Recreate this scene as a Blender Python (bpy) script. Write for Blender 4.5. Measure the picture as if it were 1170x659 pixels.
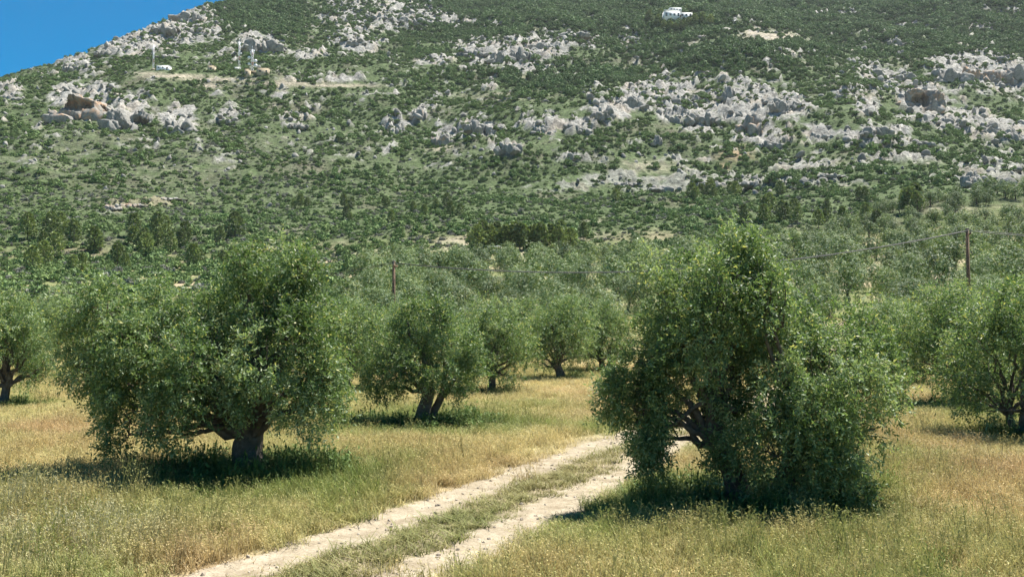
import bpy, math, random
import numpy as np

# ------------------------------------------------------------------ scene, camera, light
scene = bpy.context.scene
for o in list(bpy.data.objects):
    bpy.data.objects.remove(o)
COL = scene.collection

CAM_H, FPX, CU, CV = 3.0, 1013.0, 585.0, 329.5
PITCH = math.atan(50.5 / FPX)
cam_d = bpy.data.cameras.new('camera')
cam_d.sensor_width = 36.0
cam_d.lens = FPX / 1170.0 * 36.0
cam_d.clip_end = 20000.0
cam = bpy.data.objects.new('camera', cam_d)
COL.objects.link(cam)
cam.location = (0, 0, CAM_H)
cam.rotation_euler = (math.pi / 2 + PITCH, 0, 0)
scene.camera = cam

SUN_EL, SUN_AZ = math.radians(63), math.radians(48)      # azimuth clockwise from +Y
world = bpy.data.worlds.new('World')
scene.world = world
world.use_nodes = True
wn = world.node_tree.nodes
sky = wn.new('ShaderNodeTexSky')
sky.sky_type = 'NISHITA'
sky.sun_disc = False
sky.sun_elevation = SUN_EL
sky.sun_rotation = SUN_AZ
sky.altitude = 2500
sky.air_density = 1.0
sky.dust_density = 0.0
sky.ozone_density = 6.0
wn['Background'].inputs[1].default_value = 0.06
hsv = wn.new('ShaderNodeHueSaturation')
hsv.inputs['Saturation'].default_value = 1.4
hsv.inputs['Hue'].default_value = 0.483
world.node_tree.links.new(sky.outputs[0], hsv.inputs['Color'])
world.node_tree.links.new(hsv.outputs[0], wn['Background'].inputs[0])

sd = bpy.data.lights.new('sun', 'SUN')
sd.energy = 4.9
sd.angle = math.radians(0.6)
sd.color = (1.0, 0.955, 0.88)
sun = bpy.data.objects.new('sun', sd)
COL.objects.link(sun)
sun.location = (60, -80, 200)
sun.rotation_euler = (math.pi / 2 - SUN_EL, 0, math.pi - SUN_AZ)

scene.view_settings.view_transform = 'Standard'
scene.view_settings.look = 'None'
scene.view_settings.exposure = 1.28
scene.view_settings.gamma = 1.0
scene.render.engine = 'CYCLES'
scene.cycles.max_bounces = 6
scene.cycles.diffuse_bounces = 3
scene.cycles.transmission_bounces = 3
scene.cycles.volume_bounces = 0
scene.cycles.volume_step_rate = 10
scene.cycles.use_denoising = True

# ------------------------------------------------------------------ noise
_rs = np.random.RandomState(7)
_P = _rs.permutation(512).astype(np.int64)
_P = np.concatenate([_P, _P])
_GA = _rs.rand(512) * 2 * math.pi
_G2 = np.stack([np.cos(_GA), np.sin(_GA)], 1)
_g = _rs.randn(512, 3)
_G3 = _g / np.linalg.norm(_g, axis=1)[:, None]

def _fade(t):
    return t * t * t * (t * (t * 6 - 15) + 10)

def noise2(x, y):
    x = np.asarray(x, float); y = np.asarray(y, float)
    xi = np.floor(x).astype(np.int64); yi = np.floor(y).astype(np.int64)
    fx, fy = x - xi, y - yi
    u, v = _fade(fx), _fade(fy)
    def g(a, b):
        h = _P[(_P[(xi + a) & 511] + yi + b) & 511]
        return _G2[h, 0] * (fx - a) + _G2[h, 1] * (fy - b)
    a = g(0, 0); b = g(1, 0); c = g(0, 1); d = g(1, 1)
    return ((a + (b - a) * u) * (1 - v) + (c + (d - c) * u) * v) * 1.5

def noise3(p):
    pi = np.floor(p).astype(np.int64)
    f = p - pi
    w = _fade(f)
    out = 0
    for i in (0, 1):
        for j in (0, 1):
            for k in (0, 1):
                h = _P[(_P[(_P[(pi[:, 0] + i) & 511] + pi[:, 1] + j) & 511] + pi[:, 2] + k) & 511]
                gr = _G3[h]
                d = gr[:, 0] * (f[:, 0] - i) + gr[:, 1] * (f[:, 1] - j) + gr[:, 2] * (f[:, 2] - k)
                wt = (w[:, 0] if i else 1 - w[:, 0]) * (w[:, 1] if j else 1 - w[:, 1]) * (w[:, 2] if k else 1 - w[:, 2])
                out = out + d * wt
    return out * 1.5

def fbm2(x, y, s, o=4, off=0.0):
    r, a, t = 0, 1.0, 0
    for i in range(o):
        r = r + a * noise2(x / s + off + i * 17.3, y / s - off + i * 9.1)
        t += a; a *= 0.5; s *= 0.5
    return r / t

def cells(x, y, s):
    """random height of the nearest joint block (jittered grid of pitch s)"""
    xi = np.floor(x / s).astype(np.int64); yi = np.floor(y / s).astype(np.int64)
    best = np.full(x.shape, 1e9); val = np.zeros(x.shape); sec = np.full(x.shape, 1e9)
    for a in (-1, 0, 1):
        for b in (-1, 0, 1):
            h = _P[(_P[(xi + a) & 511] + yi + b) & 511]
            cx = (xi + a + 0.5 + 0.42 * _G2[h, 0]) * s; cy = (yi + b + 0.5 + 0.42 * _G2[h, 1]) * s
            d = (x - cx) ** 2 + (y - cy) ** 2
            m = d < best
            sec = np.where(m, best, np.minimum(sec, d))
            val = np.where(m, (h % 97) / 97.0, val); best = np.where(m, d, best)
    return val, np.sqrt(sec) - np.sqrt(best)

def sstep(a, b, x):
    t = np.clip((np.asarray(x, float) - a) / (b - a), 0, 1)
    return t * t * (3 - 2 * t)

# ------------------------------------------------------------------ the lie of the land
def ground_base(x, y):
    x = np.asarray(x, float); y = np.asarray(y, float)
    xr = sstep(0, 160, x)
    bend = 18 * noise2(x / 160 + 3.1, y * 0 + 0.5) + 7 * noise2(x / 55 + 8.2, y * 0 + 2.5)
    yy = y + bend * sstep(90, 260, y)
    def softramp(t, k):                 # 0 below, linear above, rounded
        return np.where(t > k, t, np.where(t < -k, 0, (t + k) ** 2 / (4 * k)))
    z = 0.125 * softramp(yy - 62, 15) + xr * 0.055 * softramp(yy - 60, 20)
    z = z + (0.155 - xr * 0.06) * softramp(yy - 250, 30)
    sl = 0.55 - np.clip((-310 - x) / 190, 0, 1.6) * 0.13
    z = z + (sl - 0.28) * softramp(yy - 425, 45)
    # ridge line falling to the left
    cap = 396 + (x + 308) * 0.54
    cap = np.where(x > -150, 396 + 158 * 0.54 + (x + 150) * 0.22, cap)
    cap = np.clip(cap, 60, 560) - np.clip(y - 820, 0, 2000) * 0.05
    k = 14.0
    h = np.clip(0.5 + 0.5 * (cap - z) / k, 0, 1)
    z = cap * (1 - h) + z * h - k * h * (1 - h)
    am = sstep(150, 480, y)
    z = z + am * (14 * fbm2(x, y, 130, 3, 1.7) + 4.5 * fbm2(x, y, 34, 3, 5.2))
    z = z + sstep(6, 30, np.hypot(x, y)) * 0.10 * fbm2(x, y, 9, 3, 2.2)
    return z

cp, sp_ = math.cos(PITCH), math.sin(PITCH)
def project(x, y, z):
    dz = z - CAM_H
    depth = np.maximum(y * cp + dz * sp_, 0.01)
    up = -y * sp_ + dz * cp
    return CU + FPX * x / depth, CV - FPX * up / depth

def ray(u, v):
    a = (np.asarray(u, float) - CU) / FPX; b = (CV - np.asarray(v, float)) / FPX
    dy = cp - b * sp_; dz = sp_ + b * cp
    return a / dy, dz / dy                      # per metre of y

def at(u, v, d):
    dx, dz = ray(u, v)
    return np.array([dx * d, d, CAM_H + dz * d])

# bare limestone, as patches of the slope: (u, v, half width, half height, strength)
ROCK = [(190,25,60,18,1),(215,38,42,14,1),(155,50,36,14,1),(125,56,22,10,.9),(85,72,22,9,.9),(12,104,16,9,.9),
 (50,60,20,7,.7),(95,112,45,24,.8),(150,126,36,20,.8),(203,135,28,18,.8),(298,50,30,13,.9),(265,62,30,8,.6),
 (420,18,62,22,.8),(475,16,52,12,.9),(408,50,28,12,.9),(505,22,34,12,.7),(350,62,30,10,.6),(380,90,70,5,.5),
 (570,60,55,16,.9),(610,56,42,16,1),(650,46,40,10,.9),(600,76,44,9,.7),(540,58,30,12,.7),(500,70,40,8,.6),
 (722,44,18,12,.8),(765,112,36,28,.9),(720,118,24,18,.9),(690,126,24,18,.8),(660,142,34,14,.7),(800,132,28,18,.9),
 (850,122,46,28,.9),(903,122,28,16,.9),(480,132,16,10,.8),(508,150,16,16,.8),(455,142,18,14,.7),(545,147,28,16,.8),
 (575,168,24,12,.7),(620,142,34,14,.7),(880,157,46,13,.8),(932,152,28,12,.8),(990,122,16,12,.8),(997,82,20,10,.9),
 (1025,47,14,9,.8),(1042,28,22,8,.7),(985,55,20,8,.6),(1120,76,58,18,1),(1052,112,28,20,.9),(1020,92,24,12,.7),
 (1090,138,64,14,.9),(1000,157,60,13,.8),(1142,152,36,14,.9),(1135,200,42,17,1.1),(1090,205,40,10,.6),
 (830,208,140,9,.9),(765,212,60,8,.9),(710,205,40,8,.7),(930,190,80,9,.6),(1040,180,60,8,.6),(640,212,50,7,.5),
 (160,232,55,6,.9),(125,240,20,8,.7),(340,135,30,9,.6),(260,130,30,9,.6),(310,108,40,6,.5),(500,190,60,9,.4),
 (680,180,60,9,.5),(780,180,60,9,.5),(900,25,40,5,.4),(1150,100,30,8,.7),(960,105,30,8,.6),(800,85,50,10,.5),
 (880,70,60,8,.4),(560,100,60,8,.4),(420,110,50,6,.4),(60,165,50,6,.3),(440,170,40,8,.4),(560,25,40,7,.5),(830,22,50,5,.42),(960,16,60,6,.5),(1100,32,60,6,.5),(1000,42,34,7,.6),(690,18,40,5,.4),(1145,12,30,5,.5),(900,62,40,6,.5)]
SOIL = [(880,42,36,6,1),(862,36,14,8,.9),(200,87,40,2.2,1),(250,91,50,2.2,1),(320,95,50,2.2,1),(385,98,60,2,.8),(240,98,14,4,.9),
 (168,84,24,2,.7),(322,96,10,8,.8),(840,176,20,9,.7),(828,190,8,10,.5),(520,283,20,12,.6),(600,293,6,14,.7),(640,290,16,6,.6),
 (665,270,30,5,.5),(450,290,60,10,.45),(1000,305,30,8,.35),(1075,308,14,9,.9),(962,327,10,8,.8),(1000,307,8,5,.7),(680,255,20,5,.4),
 (640,88,60,4,.6),(790,50,12,5,.5),(700,80,30,4,.5),(745,190,40,8,.5),(570,110,60,5,.4),(60,180,60,25,.15),(180,195,90,22,.12),
 (1080,240,30,5,.5),(880,300,12,5,.4),(505,170,20,5,.6),(335,262,30,6,.3),(778,26,20,1.5,.5)]
def patches(lst, u, v):
    m = np.zeros_like(u)
    for (a, b, ru, rv, s) in lst:
        d = ((u - a) / ru) ** 2 + ((v - b) / rv) ** 2
        m = np.maximum(m, s * np.exp(-d * 0.9))
    return m

def rock_mask(x, y, zb):
    u, v = project(x, y, zb)
    far = sstep(200, 300, y)
    m = patches(ROCK, u, v) * 1.3
    n = fbm2(x, y * 0.7, 26, 3, 3.3) * 0.5 + fbm2(x, y, 8, 3, 8.3) * 0.75
    back = 0.22 * sstep(235, 170, v) * (1 - 0.55 * sstep(700, 860, y)) + 0.22 * ((u < -30) | (u > 1200) | (v < -10))
    mm = sstep(0.38, 0.58, np.maximum(m * 0.85, back) + n * 0.8)
    return mm * far * sstep(300, 150, np.abs(v) * 0 + v)

def H(x, y):
    x = np.asarray(x, float); y = np.asarray(y, float)
    z = ground_base(x, y)
    w = y > 200
    if np.any(w):
        m = np.where(w, rock_mask(x, y, z), 0)
        wx = x + 2.0 * noise2(x / 5 + 1.3, y / 5); wy = y + 2.0 * noise2(x / 5 - 7.3, y / 5 + 2)
        c1, e1 = cells(wx, wy * 0.7, 7.5); c2, e2 = cells(wx + 31, wy * 0.8, 3.4)
        lump = 4.2 * c1 * sstep(0.0, 1.6, e1) + 2.2 * c2 * sstep(0.0, 0.8, e2) - 1.3 + 1.0 * noise2(x / 2.0, y / 2.6)
        z = z + m * lump
    return z

def ray_hit(u, v, y0=20.0):
    dx, dz = ray(u, v)
    ys = np.concatenate([np.arange(y0, 300, 1.0), np.arange(300, 1150, 2.0)])
    d = CAM_H + dz * ys - ground_base(dx * ys, ys)
    i = np.argmax(d < 0) if np.any(d < 0) else len(ys) - 1
    y = ys[max(i - 1, 0)] if i == 0 else ys[i - 1] + (ys[i] - ys[i - 1]) * d[i - 1] / max(d[i - 1] - d[i], 1e-6)
    return dx * y, y

# the farm track: centre line on the ground
TRK = np.array([(-10.5, -3.0), (-7.2, 4.0), (-2.45, 11.0), (0.35, 17.0), (3.55, 24.1), (6.9, 30.6), (9.0, 34.6), (15.0, 47.0), (24, 65), (33, 88)])
def catmull(P, n):
    P = np.asarray(P, float)
    Q = np.vstack([2 * P[0] - P[1], P, 2 * P[-1] - P[-2]])
    out = []
    for i in range(1, len(Q) - 2):
        t = np.linspace(0, 1, n, endpoint=False)[:, None]
        a, b, c, d = Q[i - 1], Q[i], Q[i + 1], Q[i + 2]
        out.append(0.5 * (2 * b + (c - a) * t + (2 * a - 5 * b + 4 * c - d) * t ** 2 + (3 * b - a - 3 * c + d) * t ** 3))
    out.append(P[-1][None])
    return np.vstack(out)
TC = catmull(TRK, 60)
_td = np.gradient(TC, axis=0); _td /= np.linalg.norm(_td, axis=1)[:, None]
TN = np.stack([_td[:, 1], -_td[:, 0]], 1)          # to the right
RUT = 1.0
def track_coord(x, y):
    x = np.asarray(x, float); y = np.asarray(y, float)
    best = np.full(x.shape, 1e9); off = np.zeros(x.shape)
    for i in range(0, len(TC), 3):
        dx, dy = x - TC[i, 0], y - TC[i, 1]
        d = dx * dx + dy * dy
        m = d < best
        best = np.where(m, d, best)
        off = np.where(m, dx * TN[i, 0] + dy * TN[i, 1], off)
    return np.where(best < 25, off, 99.0)

# ------------------------------------------------------------------ mesh helpers
def mesh_np(name, V, faces, attrs=None, smooth=False):
    """faces: list of int arrays (n, k); attrs: {name: (n,3) colour per vertex}"""
    me = bpy.data.meshes.new(name)
    V = np.asarray(V, np.float32)
    faces = [np.asarray(f, np.int32) for f in faces if len(f)]
    me.vertices.add(len(V)); me.vertices.foreach_set('co', V.ravel())
    nl = sum(f.size for f in faces); nf = sum(len(f) for f in faces)
    if nf:
        me.loops.add(nl)
        me.loops.foreach_set('vertex_index', np.concatenate([f.ravel() for f in faces]))
        me.polygons.add(nf)
        st, c = [], 0
        for f in faces:
            st.append(c + np.arange(len(f)) * f.shape[1]); c += f.size
        me.polygons.foreach_set('loop_start', np.concatenate(st).astype(np.int32))
    me.update(calc_edges=True)
    if smooth and nf:
        me.polygons.foreach_set('use_smooth', np.ones(nf, bool))
    for k, a in (attrs or {}).items():
        at_ = me.attributes.new(k, 'FLOAT_COLOR', 'POINT')
        c4 = np.ones((len(V), 4), np.float32); c4[:, :3] = a
        at_.data.foreach_set('color', c4.ravel())
    me.validate()
    return me

def obj(name, me, mat=None, parent=None, link=True):
    o = bpy.data.objects.new(name, me)
    if mat and me is not None and not me.materials:
        me.materials.append(mat)
    if link:
        COL.objects.link(o)
    if parent:
        o.parent = parent
    return o

def tag(o, label=None, cat=None, group=None, kind=None):
    if label: o['label'] = label
    if cat: o['category'] = cat
    if group: o['group'] = group
    if kind: o['kind'] = kind
    return o

def empty(name, loc, rz=0.0, s=1.0):
    o = bpy.data.objects.new(name, None)
    o.empty_display_size = 0.3
    o.location = loc; o.rotation_euler = (0, 0, rz); o.scale = (s, s, s)
    COL.objects.link(o)
    return o

def copy_tree(o, parent=None):
    c = o.copy(); COL.objects.link(c)
    if parent: c.parent = parent
    for ch in o.children:
        copy_tree(ch, c)
    return c

class MB:
    def __init__(s): s.V, s.F4, s.F3, s.n = [], [], [], 0
    def add(s, V, F4=None, F3=None):
        s.V.append(np.asarray(V, float))
        if F4 is not None and len(F4): s.F4.append(np.asarray(F4) + s.n)
        if F3 is not None and len(F3): s.F3.append(np.asarray(F3) + s.n)
        s.n += len(V)
    def box(s, c, d, rz=0.0):
        c = np.array(c, float); d = np.array(d, float) / 2
        V = np.array([(a, b, e) for e in (-1, 1) for b in (-1, 1) for a in (-1, 1)], float) * d
        if rz:
            ca, sa = math.cos(rz), math.sin(rz)
            V = np.stack([V[:, 0] * ca - V[:, 1] * sa, V[:, 0] * sa + V[:, 1] * ca, V[:, 2]], 1)
        s.add(V + c, [(0, 2, 3, 1), (4, 5, 7, 6), (0, 1, 5, 4), (2, 6, 7, 3), (0, 4, 6, 2), (1, 3, 7, 5)])
        return s
    def tube(s, pts, rad, sides=6, rough=0.0, seed=0):
        pts = np.asarray(pts, float); n = len(pts)
        rad = np.broadcast_to(np.asarray(rad, float), (n,))
        t = np.gradient(pts, axis=0); t /= np.linalg.norm(t, axis=1)[:, None] + 1e-9
        ref = np.array([0.3, 0.9, 0.1]) if abs(t[0][1]) < 0.8 else np.array([0.9, 0.2, 0.3])
        a = np.cross(t, ref); a /= np.linalg.norm(a, axis=1)[:, None] + 1e-9
        b = np.cross(t, a)
        th = np.linspace(0, 2 * math.pi, sides, endpoint=False)
        ring = a[:, None, :] * np.cos(th)[None, :, None] + b[:, None, :] * np.sin(th)[None, :, None]
        rr = np.repeat(rad[:, None], sides, 1)
        if rough:
            q = (pts[:, None, :] * 1.2 + ring * 1.6).reshape(-1, 3) + seed * 3.7
            q[:, 2] *= 0.55
            rr = rr * (1 + rough * noise3(q).reshape(n, sides) + rough * 0.5 * noise3(q * 2.3).reshape(n, sides))
        V = (pts[:, None, :] + ring * rr[:, :, None]).reshape(-1, 3)
        i = np.arange(n - 1)[:, None] * sides; j = np.arange(sides)[None, :]; j2 = (j + 1) % sides
        F = np.stack([i + j, i + j2, i + sides + j2, i + sides + j], -1).reshape(-1, 4)
        V = np.vstack([V, pts[0], pts[-1]])
        k0, k1 = n * sides, n * sides + 1
        jj = np.arange(sides); j2 = (jj + 1) % sides
        T = np.vstack([np.stack([j2, jj, np.full(sides, k0)], 1),
                       np.stack([(n - 1) * sides + jj, (n - 1) * sides + j2, np.full(sides, k1)], 1)])
        s.add(V, F, T)
        return s
    def mesh(s, name, smooth=False, attrs=None):
        return mesh_np(name, np.vstack(s.V), [np.vstack(s.F4) if s.F4 else [], np.vstack(s.F3) if s.F3 else []], attrs, smooth)
    def build(s, name, mat, parent=None, smooth=False):
        return obj(name, s.mesh(name, smooth), mat, parent)

# ------------------------------------------------------------------ materials
def new_mat(name):
    m = bpy.data.materials.new(name); m.use_nodes = True
    nt = m.node_tree
    b = nt.nodes['Principled BSDF']
    return m, nt, b
def nd(nt, t, **kw):
    n = nt.nodes.new(t)
    for k, v in kw.items():
        setattr(n, k, v)
    return n
def lk(nt, a, b): nt.links.new(a, b)
def noise_node(nt, scale, detail=4, coord='Object', rough=0.6):
    if coord == 'World':
        tc = nd(nt, 'ShaderNodeNewGeometry').outputs['Position']
    else:
        tc = nd(nt, 'ShaderNodeTexCoord').outputs[coord]
    n = nd(nt, 'ShaderNodeTexNoise')
    n.inputs['Scale'].default_value = scale; n.inputs['Detail'].default_value = detail
    n.inputs['Roughness'].default_value = rough
    lk(nt, tc, n.inputs['Vector'])
    return n
def ramp(nt, src, stops):
    r = nd(nt, 'ShaderNodeValToRGB')
    e = r.color_ramp.elements
    while len(e) < len(stops): e.new(0.5)
    for el, (p, c) in zip(e, stops):
        el.position = p; el.color = (*c, 1)
    lk(nt, src, r.inputs[0])
    return r.outputs[0]
def mix(nt, fac, a, b, mode='MIX'):
    n = nd(nt, 'ShaderNodeMix', data_type='RGBA', blend_type=mode)
    for s, v in ((0, fac), (6, a), (7, b)):
        if isinstance(v, (int, float)): n.inputs[s].default_value = v
        elif isinstance(v, tuple): n.inputs[s].default_value = (*v, 1)
        else: lk(nt, v, n.inputs[s])
    return n.outputs[2]
def bump(nt, b, src, strength, dist):
    n = nd(nt, 'ShaderNodeBump')
    n.inputs['Strength'].default_value = strength; n.inputs['Distance'].default_value = dist
    lk(nt, src, n.inputs['Height']); lk(nt, n.outputs[0], b.inputs['Normal'])

def simple(name, col, rough=0.8, scale=3.0, var=0.25, metal=0.0, coord='Object'):
    m, nt, b = new_mat(name)
    n = noise_node(nt, scale, 5, coord)
    c = ramp(nt, n.outputs[0], [(0.3, tuple(x * (1 - var) for x in col)), (0.7, tuple(min(1, x * (1 + var)) for x in col))])
    lk(nt, c, b.inputs['Base Color'])
    b.inputs['Roughness'].default_value = rough; b.inputs['Metallic'].default_value = metal
    bump(nt, b, n.outputs[0], 0.2, 0.02)
    return m

def ground_mat(name, scale, bs, bd, lo_=.62, hi_=1.3):
    m, nt, b = new_mat(name)
    a = nd(nt, 'ShaderNodeAttribute', attribute_name='gcol')
    n1 = noise_node(nt, scale, 8, 'World', 0.7)
    n2 = noise_node(nt, scale * 7, 4, 'World', 0.7)
    f = ramp(nt, n1.outputs[0], [(0.34, (lo_, lo_, lo_)), (0.66, (hi_, hi_, hi_))])
    f2 = ramp(nt, n2.outputs[0], [(0.3, (0.75, 0.75, 0.75)), (0.7, (1.2, 1.2, 1.2))])
    c = mix(nt, 1.0, a.outputs['Color'], f, 'MULTIPLY')
    c = mix(nt, 1.0, c, f2, 'MULTIPLY')
    lk(nt, c, b.inputs['Base Color'])
    b.inputs['Roughness'].default_value = 0.95
    b.inputs['Specular IOR Level'].default_value = 0.1
    bump(nt, b, n1.outputs[0], bs, bd)
    return m
M_ground = ground_mat('field_soil', 1.6, 0.5, 0.06)
M_mount = ground_mat('mountain_soil', 0.42, 1.0, 1.2, .42, 1.5)

def leaf_mat(name, attr_type, trans=0.3, rough=0.5, spec=0.35, objvar=0.25, tone=1.0):
    m, nt, b = new_mat(name)
    a = nd(nt, 'ShaderNodeAttribute', attribute_name='tint', attribute_type=attr_type)
    c = a.outputs['Color']
    if tone != 1.0: c = mix(nt, 1.0, c, (tone, tone, tone), 'MULTIPLY')
    if objvar:
        oi = nd(nt, 'ShaderNodeObjectInfo')
        v = ramp(nt, oi.outputs['Random'], [(0.0, (1 - objvar, 1 - objvar, 1 - objvar * 0.7)), (0.5, (1, 1, 1)), (1.0, (1 + objvar, 1 + objvar * 0.8, 1 + objvar * 0.4))])
        c = mix(nt, 1.0, c, v, 'MULTIPLY')
    lk(nt, c, b.inputs['Base Color'])
    b.inputs['Roughness'].default_value = rough
    b.inputs['Specular IOR Level'].default_value = spec
    tr = nd(nt, 'ShaderNodeBsdfTranslucent')
    lk(nt, mix(nt, 1.0, c, (1.1, 1.15, 0.6), 'MULTIPLY'), tr.inputs['Color'])
    ms = nd(nt, 'ShaderNodeMixShader'); ms.inputs[0].default_value = trans
    lk(nt, b.outputs[0], ms.inputs[1]); lk(nt, tr.outputs[0], ms.inputs[2])
    lk(nt, ms.outputs[0], nt.nodes['Material Output'].inputs['Surface'])
    return m
M_leaf = leaf_mat('olive_leaves', 'GEOMETRY', 0.36, 0.5, 0.28, 0.0)
M_leaf_far = leaf_mat('grove_leaves', 'GEOMETRY', 0.16, 0.55, 0.2, 0.28, 0.9)
M_pine = leaf_mat('pine_needles', 'GEOMETRY', 0.15, 0.6, 0.2, 0.25)

def instanced_mat(name, trans=0.25, rough=0.7):
    """colour of each plant from its instance, times the plant's own leaf tint"""
    m, nt, b = new_mat(name)
    a = nd(nt, 'ShaderNodeAttribute', attribute_name='itint', attribute_type='INSTANCER')
    t = nd(nt, 'ShaderNodeAttribute', attribute_name='tint', attribute_type='GEOMETRY')
    c = mix(nt, 1.0, a.outputs['Color'], t.outputs['Color'], 'MULTIPLY')
    lk(nt, c, b.inputs['Base Color'])
    b.inputs['Roughness'].default_value = rough
    b.inputs['Specular IOR Level'].default_value = 0.2
    tr = nd(nt, 'ShaderNodeBsdfTranslucent'); lk(nt, c, tr.inputs['Color'])
    ms = nd(nt, 'ShaderNodeMixShader'); ms.inputs[0].default_value = trans
    lk(nt, b.outputs[0], ms.inputs[1]); lk(nt, tr.outputs[0], ms.inputs[2])
    lk(nt, ms.outputs[0], nt.nodes['Material Output'].inputs['Surface'])
    return m
M_grass = instanced_mat('grass_blades', 0.3, 0.6)
M_scrub = instanced_mat('scrub_leaves', 0.12, 0.8)

def bark_mat():
    m, nt, b = new_mat('olive_bark')
    n = noise_node(nt, 5.0, 8, 'World', 0.7)
    c = ramp(nt, n.outputs[0], [(0.3, (0.045, 0.036, 0.028)), (0.55, (0.13, 0.105, 0.08)), (0.75, (0.24, 0.21, 0.17))])
    lk(nt, c, b.inputs['Base Color']); b.inputs['Roughness'].default_value = 0.9
    bump(nt, b, n.outputs[0], 0.8, 0.05)
    return m
M_bark = bark_mat()

def rock_mat():
    m, nt, b = new_mat('limestone')
    n = noise_node(nt, 0.35, 8, 'World', 0.7)
    n2 = noise_node(nt, 1.3, 6, 'World', 0.7)
    c = ramp(nt, n.outputs[0], [(0.28, (0.16, 0.154, 0.138)), (0.5, (0.29, 0.28, 0.252)), (0.72, (0.41, 0.395, 0.352))])
    c = mix(nt, 1.0, c, ramp(nt, n2.outputs[0], [(0.3, (0.7, 0.7, 0.7)), (0.7, (1.15, 1.15, 1.15))]), 'MULTIPLY')
    oi = nd(nt, 'ShaderNodeObjectInfo')
    sp = nd(nt, 'ShaderNodeSeparateColor'); lk(nt, oi.outputs['Color'], sp.inputs[0])
    n3 = noise_node(nt, 0.22, 6, 'World', 0.7)
    th = nd(nt, 'ShaderNodeMath', operation='ADD'); lk(nt, n3.outputs[0], th.inputs[0]); lk(nt, sp.outputs[0], th.inputs[1])
    mk = ramp(nt, th.outputs[0], [(0.80, (0, 0, 0)), (0.95, (1, 1, 1))])
    c = mix(nt, mk, c, mix(nt, n2.outputs[0], (0.34, 0.20, 0.11), (0.48, 0.34, 0.23)))
    lk(nt, c, b.inputs['Base Color']); b.inputs['Roughness'].default_value = 0.95
    b.inputs['Specular IOR Level'].default_value = 0.1
    bump(nt, b, n2.outputs[0], 0.7, 0.6)
    return m
M_rock = rock_mat()

def track_mat():
    m, nt, b = new_mat('track_dirt')
    n = noise_node(nt, 2.2, 8, 'World', 0.75)
    n2 = noise_node(nt, 22, 4, 'World', 0.7)
    c = ramp(nt, n.outputs[0], [(0.32, (0.225, 0.18, 0.12)), (0.5, (0.335, 0.283, 0.205)), (0.68, (0.45, 0.39, 0.295))])
    c = mix(nt, 1.0, c, ramp(nt, n2.outputs[0], [(0.3, (0.68, 0.66, 0.62)), (0.7, (1.12, 1.12, 1.12))]), 'MULTIPLY')
    lk(nt, c, b.inputs['Base Color']); b.inputs['Roughness'].default_value = 0.95
    b.inputs['Specular IOR Level'].default_value = 0.1
    bump(nt, b, n2.outputs[0], 0.6, 0.03)
    return m
M_track = track_mat()

# ------------------------------------------------------------------ trees known by place (needed for grass and shade greens)
# name, u, v of the foot in the photograph, distance
HERO_L = (285, 548, None); HERO_R = (850, 580, None)
def foot(u, v):
    dx, dz = ray(u, v)
    d = -CAM_H / dz
    return np.array([dx * d, d, 0.0])
P_L = foot(287, 548); P_R = foot(862, 582)
MID = [  # u of trunk, v of foot, height m, width m, variant, turn, label
 (484, 489, 4.0, 3.3, 0, 0.4, 'olive tree with a pale thick trunk on tall green grass left of the track'),
 (562, 452, 4.4, 4.4, 1, 2.0, 'rounded olive tree just behind and right of the pale trunked olive'),
 (642, 436, 4.9, 4.8, 2, 0.9, 'olive tree with a leaning dark trunk, alone past the dry grass'),
 (4, 467, 4.5, 3.7, 1, 4.4, 'olive tree with a dark trunk at the left edge of the photograph'),
 (1092, 466, 4.8, 4.6, 2, 3.2, 'upright olive tree behind the small shadow to the right of the big two lobed olive'),
 (1168, 503, 4.3, 4.3, 0, 5.1, 'olive tree cut by the right edge of the photograph, low leafy skirt'),
 (690, 431, 4.6, 4.4, 0, 2.6, 'olive tree seen just left of the drooping branch of the big right olive'),
 (400, 447, 4.6, 4.3, 2, 5.6, 'olive tree half hidden behind the right side of the big left olive'),
 (1020, 441, 4.7, 4.8, 1, 1.2, 'olive tree mostly hidden behind the right lobe of the big right olive'),
 (140, 440, 4.5, 4.6, 0, 3.9, 'olive tree mostly hidden behind the left side of the big left olive'),
 (775, 434, 4.6, 4.6, 1, 5.0, 'olive tree behind the track where it passes the big right olive'),
 (1150, 438, 4.8, 5.0, 2, 4.1, 'olive tree behind the cut off olive at the right edge'),
 (600, 424, 4.4, 4.5, 0, 0.2, 'olive tree in the gap between the rounded olive and the leaning one'),
 (455, 428, 4.4, 4.6, 2, 1.9, 'olive tree showing above the pale trunked olive, in front of the left pole'),
 (275, 427, 4.4, 4.6, 1, 0.7, 'olive tree right behind the middle of the big left olive'),
 (65, 424, 4.5, 4.6, 2, 2.2, 'olive tree behind the gap at the left edge of the big left olive'),
]
MIDP = [foot(m[0], m[1]) for m in MID]
TREES_NEAR = [(P_L[0], P_L[1], 2.4), (P_R[0], P_R[1], 2.3)] + [(p[0], p[1], 2.7 if k == 0 else 1.7) for k, p in enumerate(MIDP)]  # first mid olive's wider zone: lush grass, plus its cast shadow painted darker

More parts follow.
